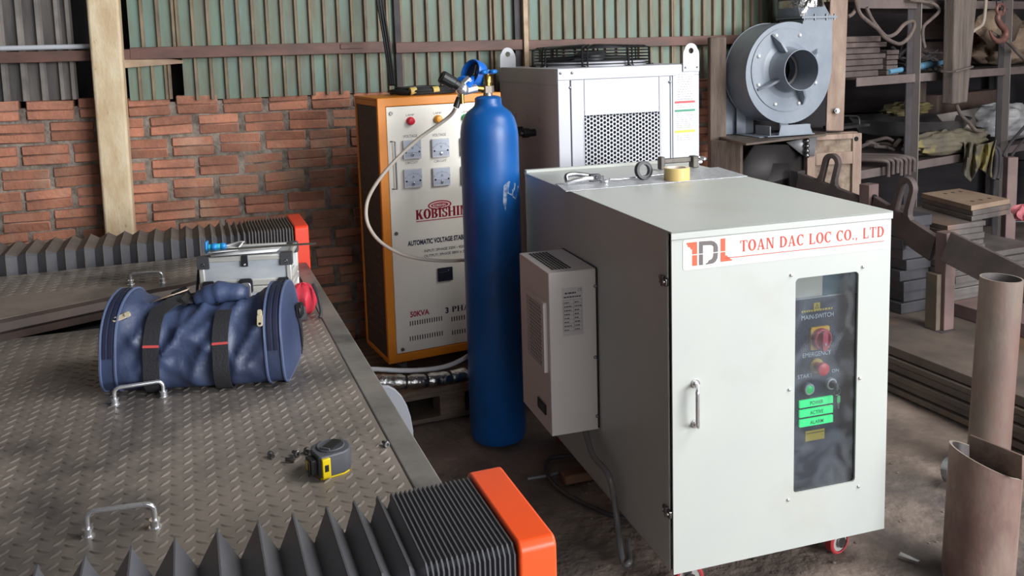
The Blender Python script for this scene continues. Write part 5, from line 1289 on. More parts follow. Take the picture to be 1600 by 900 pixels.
colm = tag(mb.build('column', RUSTC, bevel=.006), 'rust-stained tan column rising right of the grey blower', 'column')
q = at_y(1307, 173, 4.855); MB().cyl(q, q-V(0, .012, 0), .016, 6).cyl(q, q-V(0, .02, 0), .008, 10).build('column_bolt', STEEL, colm)
# framed rusty cabinet under the column
p0 = at_y(1262, 212, 4.84); p1 = at_y(1347, 204, 4.90); yw = math.atan2(p1.y-p0.y, p1.x-p0.x)
NF = frame((p0.x, p0.y, 0), yw); nw = hit(NF, 1347, 215, 'y', 0).x; nz1 = p0.z
fc = thing('old_frame_cabinet', 'rusty framed cabinet below the tan column, behind the lifting beam loop', 'cabinet', NF)
mb = MB(); mb.box(0, .05, 0, .04, 0, nz1); mb.box(nw-.055, nw, 0, .04, 0, nz1); mb.box(.05, nw-.055, 0, .04, nz1-.03, nz1); mb.box(.05, nw-.055, .0, .035, nz1-.17, nz1-.10); mb.box(.05, nw-.055, 0, .04, .05, .12); mb.box(-.0, nw, .04, .09, nz1-.02, nz1+.004)
mb.build('frame', RUSTC, fc, bevel=.004)
mb = MB(); mb.box(.05, nw-.055, .018, .03, .12, nz1-.17); mb.box(.05, nw-.055, .014, .03, nz1-.10, nz1-.03); mb.box(.0, .01, .04, .09, 0, nz1-.02); mb.box(nw-.01, nw, .04, .09, 0, nz1-.02)
mb.build('panel', mat('speckled_rust_panel', s(150, 134, 116), .8, 0, s(104, 86, 74), 16, bump=.2, bscale=60), fc)
p = hit(NF, 1338, 217, 'y', 0); MB().lathe([(.014, 0), (.012, .003), (.001, .003)], 12, front_T(-.0) @ Matrix.Translation((p.x, p.z, 0))).build('bolt_hole', DARK, fc)

# ============================================================ STORAGE RACK
RY = .60; r0 = at_y(1422, 118, 5.3); RF = frame((r0.x, r0.y, 0), RY)
def Rp(u, v, y=0.0): return hit(RF, u, v, 'y', y)
def Rw(u, v, y=0.0): return RF @ Rp(u, v, y)
zmid = Rp(1430, 115).z; zlow = Rp(1470, 245).z; ztop = Rp(1400, 0).z
rack = thing('storage_rack', 'dark steel storage rack crowded with bars, pipes and sacks', 'rack', RF)
xu = [Rp(1336, 60).x, 0.0, Rp(1564, 118).x, Rp(1564, 118).x+1.1]
RK = RUSTD; RKR = mat('rack_rail', s(116, 102, 98), .65, .1, s(94, 84, 82), 5)
for x in xu:
    for y in (0, .62):
        if x == xu[0] and y == 0: continue
        mb = MB(); mb.box(x-.035, x+.035, y, y+.008, 0, 2.2); mb.box(x+.028, x+.035, y-.045, y, 0, 2.2, 1 if y == 0 else 0); mb.build('upright', [RK, mat('worn_edge', s(140, 132, 128), .5, .3)], rack, bevel=.001)
for z in (zlow, zmid, ztop):
    for y in (-.012, .63):
        mb = MB(); mb.box(xu[0], xu[-1], y-.004, y+.004, z-.05, z); mb.build('rail', RKR, rack, bevel=.002)
    mb = MB(); mb.box(xu[0], xu[-1], .0, .63, z-.012, z-.002); mb.build('shelf_panel', mat('shelf_dark_board', s(74, 62, 58), .8), rack)
def onshelf(x, y, z): return RF @ V(x, y, z)
# flat bars stacked on the middle shelf
nst = 7; zz = zmid
names_ = ['topmost', 'second', 'third', 'fourth', 'fifth', 'sixth', 'lowest']
for k in range(nst):
    h = .030 if k % 2 else .036; xr = Rp(1388, 100).x+[-.03, .02, .0, .015, -.01, .02, .0][k]; xl = Rp(1318, 100).x
    mb = MB(); mb.box(xl, xr-.01*rnd.random(), .02, .20+.03*rnd.random(), zz, zz+h-.003, 0, RF @ Matrix.Translation((0, .03*rnd.random(), 0)))
    w = names_[nst-1-k]
    tag(mb.build('flat_bar', RUST, bevel=.003), 'rusty flat bar on the middle rack shelf, %s of the left stack' % w, 'steel bar', 'flat bars stacked on the middle rack shelf'); zz += h
zz = zmid
for k in range(5):
    h = .03; a = Rp(1388, 100).x+.035; b_ = Rp(1411, 100).x+.01*rnd.uniform(-1, 1)
    mb = MB(); mb.box(a, b_, .03, .18, zz, zz+h-.004, 0, RF)
    tag(mb.build('short_bar', RUST, bevel=.003), 'short rusty bar left of the rack upright, %s of its stack' % ['lowest', 'fourth', 'third', 'second', 'topmost'][k], 'steel bar', 'short bars stacked on the middle rack shelf'); zz += h
# tangled rods
for k in range(22):
    u = rnd.uniform(1375, 1470); v = rnd.uniform(72, 104); y = rnd.uniform(.15, .42)
    c = Rp(u, v, y); c.z = max(c.z, zmid+.02); an = rnd.uniform(-.9, .9); L_ = rnd.uniform(.06, .14); d = V(cos(an), rnd.uniform(-.4, .4), sin(an)*.7)*L_
    lo = min((c-d).z, (c+d).z)
    if lo < zmid+.01: c.z += zmid+.01-lo
    tag(MB().cyl(RF @ (c-d), RF @ (c+d), rnd.uniform(.006, .010), 8).build('steel_rod', RUSTD), 'short dark rod in the tangled heap on the middle rack shelf', 'rod', 'tangled rods on the middle rack shelf')
# blue pipe with a coupling
BP = mat('sky_blue_pvc', s(106, 150, 176), .5, 0, s(84, 128, 156), 5)
a = Rw(1388, 114, .03); b = Rw(1486, 95, .08); a.z = max(a.z, zmid+.018)
d = b-a; mb = MB(); mb.cyl(a, b, .016, 16); pip = tag(mb.build('blue_pipe', BP), 'pale blue plastic pipe lying on the middle rack shelf', 'pipe')
MB().cyl(a+d*.50, a+d*.66, .022, 16).cyl(a+d*.47, a+d*.70, .019, 16).build('coupling', BP, pip)
# small parts right of the pipe
for u, v in ((1452, 106), (1462, 106)):
    c = Rw(u, v, .06); c.z = zmid+.02; mb = MB(); mb.tube([c+V(.016*cos(q), .006*sin(q), .018*sin(q)) for q in [2*pi*i/18 for i in range(18)]], .004, 6, closed=True)
    tag(mb.build('steel_ring', STEEL), 'small dark ring on the rack shelf beneath the blue pipe', 'ring', 'two small rings under the blue pipe')
# slings and hoses draped over the top rail
SL = mat('brown_sling', s(112, 98, 90), .8, 0, s(82, 72, 68), 14)
def cord(pts, r, label, name='lifting_sling', m_=SL, cat='sling', y=-.05):
    q = [(Rw(p[0], p[1], p[2] if len(p) > 2 else y)) for p in pts]
    return tag(MB().tube(bez(q, 8), r, 8).build(name, m_), label, cat)
cord([(1336, -6), (1343, 20), (1357, 34), (1370, 44), (1382, 58), (1396, 66), (1408, 68), (1420, 58), (1428, 42), (1426, 33), (1413, 38), (1400, 52), (1388, 57), (1380, 53), (1366, 36), (1358, 22), (1354, 12)], .011, 'thick brown sling looping down in the upper left rack bay')
cord([(1420, 0), (1452, 4), (1464, 10), (1467, 18), (1455, 30), (1443, 42), (1442, 60), (1445, 74)], .010, 'brown sling draped over the top rail, right of the first upright')
cord([(1464, 6), (1478, 2), (1490, 10), (1500, 4), (1498, -8)], .005, 'thin grey wire tied between the top rail and the wooden beam', 'wire', STEEL, 'wire')
cord([(1489, 72), (1483, 88), (1477, 102), (1477, 118), (1480, 132), (1482, 150)], .008, 'dark cord hanging beside the wooden beam', 'cord', SL, 'cord', -.10)
cord([(1541, -8), (1539, 20), (1535, 38), (1523, 47), (1514, 55)], .010, 'pale hose curving beside the wooden beam and hook', 'hose', mat('pale_hose', s(160, 146, 132), .6), 'hose', -.12)
cord([(1325, 26), (1332, 22), (1338, 12), (1342, -5)], .010, 'brown hose end beside the tan column at the rack top', 'hose', SL, 'hose', -.03)
# wooden beam hanging in front
WB2 = mat('weathered_beam', s(112, 100, 92), .8, 0, s(82, 73, 68), 4, stretch=(8, 8, .8), bump=.4, bscale=25)
a0 = Rw(1493, -30, -.16); a1 = Rw(1530, -30, -.16); b0_ = Rw(1489, 163, -.16); b1_ = Rw(1512, 160, -.16); dv = (RF.to_3x3() @ V(0, .07, 0))
c0_ = Rw(1494, 60, -.16)
mb = MB(); ex = lambda p, q: p+(q-p)*((ztop+.35-p.z)/(q.z-p.z)); e0, e1 = ex(b0_, a0), ex(b1_, a1)
mb.add([tuple(v) for v in (b0_, b1_, b1_+dv, b0_+dv, e0, e1, e1+dv, e0+dv)], [(3, 2, 1, 0), (4, 5, 6, 7), (0, 1, 5, 4), (1, 2, 6, 5), (2, 3, 7, 6), (3, 0, 4, 7)])
wb_ = tag(mb.build('wooden_beam', WB2, bevel=.008), 'weathered wooden beam hanging in front of the rack, tied with cord', 'beam')
mb = MB(); a = Rw(1490, 112, -.17); b = Rw(1518, 104, -.17); mb.tube(bez([a-dv*.1, a*.5+b*.5-dv*.12, b-dv*.1, b+dv*1.1, a+dv*1.1, a-dv*.1], 6), .006, 6); mb.build('binding_cord', SL, wb_)
# crane hook
HK = mat('rusty_red_hook', s(138, 92, 84), .55, .3, s(104, 76, 70), 8)
hpts = [Rw(*p, -.14) for p in ((1563, 19), (1559, 28), (1563, 38), (1570, 46), (1571, 56), (1566, 63), (1558, 64), (1551, 58), (1546, 48))]
mb = MB(); hk = thing('crane_hook', 'rusty red crane hook hanging in front of the burlap', 'hook', Matrix.Identity(4))
hp = bez(hpts, 6); MB().tube(hp, [.016-.012*(max(0, i/len(hp)-.6)/.4)+.006*sin(pi*i/len(hp)) for i in range(len(hp))], 12).build('hook_body', HK, hk)
ee = [Rw(1563.5+6*cos(q), 15+9*sin(q), -.14) for q in [2*pi*i/24 for i in range(24)]]; MB().tube(ee, .009, 8, closed=True).build('hook_eye', HK, hk)
MB().tube([Rw(1556, -20, -.14), Rw(1557, 8, -.14), Rw(1562, 13, -.14)], .004, 6).tube([Rw(1566, -20, -.14), Rw(1567, 8, -.14), Rw(1563, 13, -.14)], .004, 6).build('hook_wire', STEEL, hk)
# burlap heap on the middle shelf, right bay
def heap(name, u0, u1, v0, v1, y0, y1, m_, label, cat, seed, amp=.03, nu=36, nv=24, sag=0, zb=None):
    """a crumpled sheet of cloth as a closed lump: front face between (u0,v0)-(u1,v1)"""
    R_ = random.Random(seed); ph = [R_.uniform(0, 6.28) for _ in range(12)]
    a = Rp(u0, (v0+v1)/2, y0); b = Rp(u1, (v0+v1)/2, y0); zt_ = Rp((u0+u1)/2, v0, y0).z; zbm = zb if zb is not None else Rp((u0+u1)/2, v1, y0).z
    def fn(i, j):
        th = 2*pi*i; p = -pi/2+pi*j
        cx, cy, cz_ = cos(p)*cos(th), cos(p)*sin(th), sin(p)
        k = (abs(cx)**2.6+abs(cy)**2.6+abs(cz_)**2.6+1e-9)**(-1/2.6)
        n_ = 1+amp*4*(sin(5*th+ph[0]+3*p)*.5+sin(9*th+ph[1]-4*p)*.35+sin(14*p+ph[2]+2*th)*.3+sin(17*th+ph[3]+7*p)*.2)
        x = (a.x+b.x)/2+(b.x-a.x)/2*cx*k*n_; y = (y0+y1)/2+(y1-y0)/2*cy*k*n_; z = (zt_+zbm)/2+(zt_-zbm)/2*cz_*k*(n_ if cz_ > 0 else 1)
        return RF @ V(x, y, max(z, zbm))
    o = MB().grid(fn, nu, nv).build(name, m_, ang=60); return tag(o, label, cat)
BURL = mat('burlap', s(150, 128, 108), .9, 0, s(116, 98, 84), 8, bump=.4, bscale=60)
heap('burlap_sack', 1566, 1640, 34, 112, .10, .45, BURL, 'crumpled tan burlap heap at the right end of the middle shelf', 'sack', 3, .05, zb=zmid)
mb = MB(); sheetp = [(1519, 46), (1528, 26), (1548, 14), (1580, 16), (1596, 34), (1585, 62), (1560, 80), (1551, 78), (1537, 62)]
vs = [tuple(Rw(u, v, .03+.02*sin(u*.9)+.02*sin(v*.5))) for u, v in sheetp]; c = Rw(1555, 45, -.01); mb.add(vs+[tuple(c)], [(i, (i+1) % len(vs), len(vs)) for i in range(len(vs))])
tag(mb.build('burlap_cloth', BURL, solid=.012), 'tan burlap cloth hanging behind the crane hook', 'cloth')
cord([(1548, 50, -.08), (1560, 58, -.08), (1575, 66, -.08), (1590, 82, -.08), (1606, 98, -.08)], .012, 'thick grey-brown stick poking out past the crane hook', 'stick', SL, 'stick')
# boards and boxes at the back of the bays
mb = MB(); 
for (u0, u1, v0, v1) in ((1428, 1498, 20, 62), (1428, 1498, 64, 95)):
    a = Rp(u0, v1, .55); b = Rp(u1, v0, .55); mb = MB(); mb.box(a.x, b.x, .54, .56, a.z, b.z, 0, RF)
    tag(mb.build('back_board', mat('brown_board', s(128, 108, 102), .8, 0, s(100, 84, 80), 4, stretch=(1, 1, 6)), bevel=.002), 'brown board at the back of the rack, %s of the two' % ('upper' if v0 == 20 else 'lower'), 'board')
mb = MB(); a = Rp(1425, 172, .5); b = Rp(1448, 128, .5); mb.box(a.x, b.x, .50, .53, zlow, b.z, 0, RF); tag(mb.build('upright_board', WOOD, bevel=.003), 'upright board standing behind the metal basin', 'board')
mb = MB(); a = Rp(1456, 172, .5); b = Rp(1556, 135, .5); mb.box(a.x, b.x, .46, .58, zlow, b.z-.02, 0, RF); tag(mb.build('brown_carton', mat('dusty_carton', s(112, 92, 82), .85, 0, s(88, 72, 66), 5), bevel=.005), 'dusty brown carton at the back of the lower shelf below the wooden beam', 'box')
# pale planks/papers on the lower shelf
PALE = mat('dusty_pale_sheet', s(150, 142, 136), .75, 0, s(116, 108, 104), 6, bump=.3, bscale=20)
a = Rp(1476, 205, .18); b = Rp(1554, 168, .18)
mb = MB(); mb.add([tuple(RF @ V(*p)) for p in ((a.x, .24, Rp(1476, 178, .24).z), (b.x, .22, Rp(1554, 167, .16).z), (b.x+.02, .18, Rp(1553, 208, .18).z), (a.x+.05, .19, Rp(1480, 200, .19).z))], [(0, 1, 2, 3)])
tag(mb.build('pale_sheet', PALE, solid=.015), 'dusty pale sheet slanting on the lower shelf beside the second upright', 'sheet')
WPL = mat('white_plastic_film', s(186, 184, 184), .35, 0, s(140, 140, 146), 7, bump=.6, bscale=14)
heap('plastic_bundle', 1566, 1640, 166, 232, .02, .40, WPL, 'crumpled white plastic bundle at the right end of the lower shelf', 'bundle', 9, .04, zb=zlow)
cord([(1494, 163, -.06), (1502, 180, -.06), (1514, 192, -.05), (1524, 203, -.05), (1533, 205, -.04)], .012, 'rope-wrapped stick leaning over the yellow sack', 'stick', SL, 'stick')
cord([(1612, 186, -.075), (1592, 208, -.075), (1577, 226, -.075), (1568, 244, -.075)], .010, 'upper of two dark rods in front of the white plastic', 'rod', RUSTD, 'rod'); cord([(1618, 200, -.11), (1597, 222, -.11), (1580, 244, -.11)], .008, 'lower of two dark rods in front of the white plastic', 'rod', RUSTD, 'rod')
# basin with yellow cloth
c = Rp(1420, 203, .36); a = Rp(1468, 184, .36); BR = a.x-c.x; BZ = zlow+.09
mb = MB(); zt_ = Rp(1440, 181, .36).z
mb.lathe([(BR*.55, BZ), (BR*.85, BZ+.03), (BR*.98, zt_-.02), (BR*1.02, zt_), (BR*.98, zt_), (BR*.94, zt_-.02), (BR*.80, BZ+.035), (.001, BZ+.012)], 36, RF @ Matrix.Translation((c.x, .36, 0)))
tag(mb.build('metal_basin', mat('dull_basin', s(92, 88, 88), .5, .4, s(70, 68, 70), 4)), 'wide dull metal basin on the lower shelf behind the first upright', 'basin')
YEC = mat('dirty_yellow_cloth', s(118, 106, 66), .8, 0, s(82, 74, 54), 7, bump=.6, bscale=24)
heap('yellow_cloth', 1412, 1464, 161, 182, .26, .46, YEC, 'dirty yellow cloth bundled in the metal basin', 'cloth', 5, .06)
SACK = mat('yellow_grey_sack', s(112, 104, 86), .85, 0, s(84, 78, 70), 5, bump=.5, bscale=24, col3=s(132, 120, 70), scale3=4, lo3=.52, hi3=.62)
heap('woven_sack', 1452, 1554, 205, 246, -.05, .15, SACK, 'slumped yellow-grey sack on the lower shelf, its cloth hanging over the edge', 'sack', 11, .04, zb=zlow)
sk = bpy.data.objects['woven_sack']
mb = MB(); top = [(1506, 222), (1518, 222), (1530, 226), (1543, 224), (1556, 218)]; bot = [(1504, 268), (1516, 284), (1527, 262), (1540, 268), (1549, 278)]
nU, nV = 28, 14
def drape(i, j):
    x = i*(len(top)-1); k = min(int(x), len(top)-2); f_ = x-k
    tu, tv = top[k][0]*(1-f_)+top[k+1][0]*f_, top[k][1]*(1-f_)+top[k+1][1]*f_; bu, bv = bot[k][0]*(1-f_)+bot[k+1][0]*f_, bot[k][1]*(1-f_)+bot[k+1][1]*f_
    return Rw(tu+(bu-tu)*j+2*sin(9*i+4*j), tv+(bv-tv)*j, -.085+.025*sin(22*i+2*j)+.012*sin(9*j+8*i))
mb.grid(drape, nU, nV); mb.build('hanging_cloth', SACK, sk, solid=.006, ang=70)
# bent rods: seven with ends hooked down over the rail
for k, (u, vb) in enumerate(((1388, 276), (1395, 272), (1402, 270), (1408, 274), (1415, 272), (1421, 273), (1428, 268))):
    c = Rp(u, 250, -.06-.003*k); zt_ = zlow+.045+.004*(k % 3)
    pts = [V(c.x-.20-.01*k, .34, zt_+.0), V(c.x-.08, .08, zt_), V(c.x-.03, -.035, zt_), V(c.x-.006, c.y, zt_-.012), V(c.x, c.y, zt_-.05), V(c.x, c.y, Rp(u, vb, c.y).z)]
    tag(MB().tube([RF @ p for p in bez(pts, 6)], .0125, 10).build('bent_rod', RUST), '%s bent rod hooked down over the lower rack rail' % ['leftmost', 'second from left', 'third from left', 'middle', 'third from right', 'second from right', 'rightmost'][k], 'bent rod', 'bent rods hanging over the lower rail')
for k in range(20):
    u = rnd.uniform(1350, 1450) if k % 2 else rnd.uniform(1428, 1462); v = rnd.uniform(214, 238); y = rnd.uniform(.08, .35); c = Rp(u, v, y); an = rnd.uniform(-.5, .7); L_ = rnd.uniform(.07, .15); d = V(cos(an), rnd.uniform(-.5, .5), sin(an)*.35)*L_
    lo = min((c-d).z, (c+d).z); c.z += max(0, zlow+.02-lo)
    a = c-d; b = c+d; e = b+V(.03, -.03, -.02 if b.z > zlow+.05 else 0)
    tag(MB().tube([RF @ p for p in bez([a, c, b, e], 5)], rnd.uniform(.010, .014), 8).build('scrap_rod', RUST), 'rusty rod in the loose heap on the lower rack shelf', 'rod', 'loose rods heaped on the lower rack shelf')
for k, u in enumerate((1555, 1561)):
    c = Rp(u, 262, -.05); pts = [V(c.x-.02, .15, zlow+.015), V(c.x-.01, -.0, zlow+.015), V(c.x, -.05, zlow-.02), V(c.x+.004, -.05, zlow-.15), V(c.x-.02, -.05, zlow-.20)]
    tag(MB().tube([RF @ p for p in bez(pts, 6)], .014, 10).build('bent_rod', RUSTD), 'dark bent rod hanging beside the second rack upright, %s one' % ('left' if k == 0 else 'right'), 'bent rod')
# small plate with wire handle beside the column
a = Rw(1318, 198, .03); b = Rw(1357, 198, .03); mb = MB(); hp_ = thing('handled_plate', 'flat plate with a thin wire handle beside the tan column', 'plate', Matrix.Identity(4))
mb.box(Rp(1312, 198, .03).x, Rp(1357, 198, .03).x, .02, .14, Rp(1340, 199, .03).z, Rp(1340, 195, .03).z, 0, RF); mb.build('plate', STEEL, hp_, bevel=.001)
mb = MB(); zq = Rp(1340, 195, .06).z-.004; mb.tube(bez([Rw(1314, 181, .06), Rw(1336, 181, .06), Rw(1341, 183, .06), Rw(1342.5, 188, .06), RF @ V(Rp(1343, 190, .06).x, .06, zq)], 6), .004, 8); mb.build('wire_handle', STEEL, hp_)

# ============================================================ SHEETS, PLATES, LIFTING BEAMS
fA = at_z(1390, 612, 0); fB = at_z(1515, 668, 0); dY = (fA-fB); shy = math.atan2(-dY.x, dY.y)
SFm = frame((fB.x, fB.y, 0), shy)
SHT = mat('steel_sheet', s(116, 104, 94), .55, .3, s(86, 78, 74), 4, col3=s(132, 98, 70), scale3=3, lo3=.58, hi3=.7)
z = 0; hts = [.030, .034, .030, .036, .030, .040]
for k, h in enumerate(hts):
    ox = [0, .012, -.006, .01, .0, .014][k]
    mb = MB(); mb.box(ox, 1.15, -.75+ox, 1.35, z+.0006, z+h-.005 if k < 5 else z+h, 0, SFm)
    if k < 5: mb.box(.05, 1.1, -.7, 1.3, z+h-.006, z+h+.0002, 1, SFm)
    tag(mb.build('steel_sheet', [SHT, DARK], bevel=.002), 'long steel sheet on the floor at right, %s of the stack' % ['lowest', 'fifth', 'fourth', 'third', 'second', 'topmost'][k], 'steel sheet', 'steel sheets stacked on the floor'); z += h
ZSH = z
# a dark bed plate under the plate stacks
PF = frame(tuple(at_y(1489, 450, 4.12)), .40); PF = frame((PF.translation.x, PF.translation.y, 0), .40)
PLT = mat('stacked_plate_steel', s(118, 112, 110), .5, .35, s(90, 84, 82), 5, col3=s(128, 104, 90), scale3=3, lo3=.58, hi3=.7); PTOP = mat('plate_tan_top', s(150, 128, 108), .65, .1, s(128, 108, 92), 5)
mb = MB(); mb.box(-.005, .9, -.95, .70, ZSH+.0005, ZSH+.065, 0, PF); tag(mb.build('base_plate', REDOX, bevel=.003), 'thick reddish base slab lying on the sheets beneath the plate stacks', 'plate')
z = ZSH+.0655; ordn = ['topmost', 'second', 'third', 'fourth', 'fifth', 'sixth', 'seventh', 'eighth', 'lowest']
def plates(n, z, hs, x0, x1, y0, y1, lab, grp, jit, top=None):
    for k in range(n):
        h = hs*(1+rnd.uniform(-.15, .15)); dx = rnd.uniform(-jit, jit); dy = rnd.uniform(-jit, jit)
        mb = MB(); mb.box(x0+dx, x1+dx+rnd.uniform(-jit, jit), y0+dy, y1+dy, z+.0006, z+h-.0008, 0, PF @ Matrix.Rotation(rnd.uniform(-.02, .02), 4, 'Z'))
        o = mb.build('steel_plate', PLT, bevel=.0025); o2 = n-1-k
        pos = ('lowest' if k == 0 else ('topmost' if k == n-1 else ordn[n-1-k]+' from the top'))
        tag(o, lab % pos, 'steel plate', grp); z += h
    return z
zt1 = Rp(0, 0).z
zA = (hit(PF, 1500, 402, 'y', 0)).z; n1 = 7
z = plates(n1, z, (zA-z)/n1, .0, .62, .0, .62, 'wide rusty steel plate in the lower stack at right, %s', 'lower stack of wide steel plates', .010)
zB = (hit(PF, 1500, 352, 'y', .05)).z; n2 = 5
z = plates(n2, z, (zB-z)/n2, .02, .27, .06, .58, 'narrow steel plate in the middle stack behind the beam, %s', 'middle stack of narrow steel plates', .008)
# top plates with holes
zC = at_y(1519, 323, 4.24).z
cs = [at_z(1441, 302, zC), at_z(1519, 322, zC), at_z(1579, 311, zC), at_z(1500, 294.5, zC)]
zE = at_y(1560, 337, 4.5).z; z2 = z
plates(9, zA+.001, (zE-zA)/9-.0003, .29, .56, .30, .60, 'steel plate in the short stack behind the long flat rail, %s', 'short stack of steel plates at the back right', .006)
n3 = 3; hC = (zC-z)/n3
for k in range(n3):
    sh = [0, .0, 0][k]; zz = z+hC*k
    mb = MB(); mb.prism([(p.x+(.0 if k == 2 else .006*k), p.y+.004*k) for p in cs], zz+.0005, zz+hC-.0008, 0)
    if k == 2:
        c4 = cs; 
        for a_, b_ in ((.18, .22), (.18, .42), (.18, .62), (.78, .25), (.78, .48), (.78, .70)):
            p = c4[3]*(1-a_)*(1-b_)+c4[0]*(1-a_)*b_+c4[2]*a_*(1-b_)+c4[1]*a_*b_; mb.lathe([(.011, zC-.001), (.011, zC-.0002), (.0001, zC-.0002)], 12, Matrix.Translation((p.x, p.y, 0)), 1)
    tag(mb.build('drilled_plate', [PTOP if k == 2 else PLT, DARK], bevel=.002), ['thick plate under the tan drilled plates, lowest of three', 'thick plate directly under the tan drilled plate', 'tan steel plate with drilled holes on top of the plate stack'][k], 'steel plate')
# dark stack at the left, behind the cabinet corner
z = ZSH+.0005; DPL = mat('dark_plate_steel', s(78, 76, 80), .5, .3, s(58, 58, 62), 5)
zD_ = (hit(PF, 1420, 352, 'x', .0)).z
for k in range(9):
    h = (.50-.0)/9*.95; e = .012*(k % 2)
    sx0 = -.20+.014*((k*5) % 3); y1_ = .78 if k < 6 else .66
    mb = MB(); mb.box(sx0, -.012, .12+e, y1_+e, z+.0006, z+h-.001, 0, PF); tag(mb.build('steel_plate', DPL, bevel=.0025), 'dark steel plate in the stack between cabinet and red post, %s' % (['lowest', 'eighth from the top', 'seventh from the top', 'sixth from the top', 'fifth from the top', 'fourth from the top', 'third from the top', 'second from the top', 'topmost'][k]), 'steel plate', 'dark plates stacked behind the red post'); z += h
# red oxide post
pT = at_y(1480, 362, 3.93); pB = at_y(1469, 520, 3.93)
pw_ = 22/FPX*4.08
post = thing('steel_post', 'red-brown steel post holding the lifting beams, behind the cream cabinet corner', 'post', frame((at_y(1476, 450, 3.93).x, 3.93, 0), .40))
mb = MB(); mb.box(-.032, .030, -.03, .03, ZSH+.0015, pT.z); mb.build('post_tube', REDOX, post, bevel=.003)
mb = MB(); mb.box(-.062, -.033, -.012, .05, ZSH+.0015, pT.z-.19); mb.build('side_angle', mat('dusty_angle', s(104, 92, 78), .7, .1, s(78, 70, 62), 6), post, bevel=.002)
mb = MB(); mb.box(-.064, .034, -.05, .055, ZSH+.0004, ZSH+.0014); mb.build('foot_plate', RUSTD, post)
def strip2d(mb, O, I, z0, z1, T, m=0):
    n = len(O); vs = [(*p, z0) for p in O]+[(*p, z0) for p in I]+[(*p, z1) for p in O]+[(*p, z1) for p in I]; fs = []
    for i in range(n-1): fs += [(i, n+i, n+i+1, i+1), (2*n+i, 2*n+i+1, 3*n+i+1, 3*n+i), (i, i+1, 2*n+i+1, 2*n+i), (n+i, 3*n+i, 3*n+i+1, n+i+1)]
    fs += [(0, 2*n, 3*n, n), (n-1, 2*n-1, 4*n-1, 3*n-1)]; mb.add(vs, fs, m, T)
def beam(pa_, pb_, h, th, label, arch=None, name='lifting_beam', m_=mat('beam_steel', s(94, 82, 80), .6, .15, s(74, 65, 64), 7, bump=.12, bscale=60)):
    """flat bar on edge from pa_ to pb_ (world, along the top edge), with an optional loop: (centre 0..1, width, height)"""
    d = pb_-pa_; L_ = d.length; ex_ = d.normalized(); ey = V(0, 0, 1)-ex_*ex_.z; ey.normalize(); ez = ex_.cross(ey)
    T = Matrix(((ex_.x, ey.x, ez.x, pa_.x), (ex_.y, ey.y, ez.y, pa_.y), (ex_.z, ey.z, ez.z, pa_.z), (0, 0, 0, 1)))
    r = thing(name, label, 'beam', T); mb = MB(); mb.prism([(0, -h), (L_, -h), (L_, 0), (0, 0)], -th/2, th/2); mb.build('bar', m_, r, bevel=.002)
    if arch:
        c, w, hh = arch; c *= L_; ro = w/2; ri = w*.25; O = [(c-ro*1.5, 0), (c-ro*1.15, .012), (c-ro, .04)]; I = [(c-ri, 0), (c-ri, .012), (c-ri, .04)]
        for i in range(13): a = pi-pi*i/12; O.append((c+ro*cos(a), hh-ro+ro*sin(a))); I.append((c+ri*cos(a), hh-ro+ri*sin(a)))
        O += [(c+ro, .04), (c+ro*1.15, .012), (c+ro*1.5, 0)]; I += [(c+ri, .04), (c+ri, .012), (c+ri, 0)]
        mb = MB(); strip2d(mb, O, I, -th/2, th/2, None); mb.build('loop', m_, r, bevel=.0015)
    return r
B1a, B1b = at_y(1250, 270, 4.74), at_y(1345, 307, 4.45)
beam(B1a, B1b, .105, .03, 'dark steel lifting beam with tall loop, farthest back, behind the cabinet', (.46, .098, .165))
B2a, B2b = at_y(1369, 307, 4.36), at_y(1466, 370, 3.97)
beam(B2a, B2b, .125, .03, 'dark steel lifting beam with loop, joined to the red-brown post', (.42, .108, .185))
beam(at_y(1487, 362, 3.865), at_y(1680, 455, 3.46), .145, .02, 'long dark flat rail running right from the red-brown post', None, 'flat_rail')
mb = MB(); p = at_y(1357, 304, 4.41); A = frame((p.x, p.y, p.z), .55); mb.box(-.035, .04, -.03, .03, -.13, .055, 0, A); mb.cyl((.0, -.03, -.01), (.0, -.042, -.01), .016, 16, m=1, T=A)
mb.box(-.03, .03, -.02, .02, -p.z+ZSH+.01, -.13, 0, A)
tag(mb.build('clevis_post', [REDOX, DARK], bevel=.003), 'short post with a pin hole linking the two looped lifting beams', 'post')
mb = MB(); p = at_y(1248, 275, 4.77); A = frame((p.x, p.y, 0), .55); mb.box(-.03, .03, -.02, .03, 0, p.z+.03, 0, A)
tag(mb.build('end_post', RUSTD, bevel=.003), 'dark end post carrying the far end of the back lifting beam', 'post')
# red rag and second short post at the right edge
heapF = RF
q = at_y(1582, 282, 4.75); mb = MB(); mb.box(q.x-.028, q.x+.028, q.y, q.y+.05, 0, at_y(1582, 246, 4.75).z)
tag(mb.build('short_post', REDOX, bevel=.003), 'short brown steel post at the right edge behind the drilled plate', 'post')
q = at_y(1598, 332, 4.55)
def rag(i, j):
    th = 2*pi*i; p_ = pi*j; r = 1+.25*sin(4*th+3*p_)+.2*sin(7*th); return (q.x+.05*r*sin(p_)*cos(th), q.y+.04*r*sin(p_)*sin(th), q.z+.035*cos(p_)*(1+.3*sin(5*th)))
tag(MB().grid(rag, 26, 14).build('red_rag', mat('faded_red_rag', s(180, 100, 108), .8, bump=.3, bscale=40), ang=70), 'faded red rag at the right edge on top of the plates', 'rag')

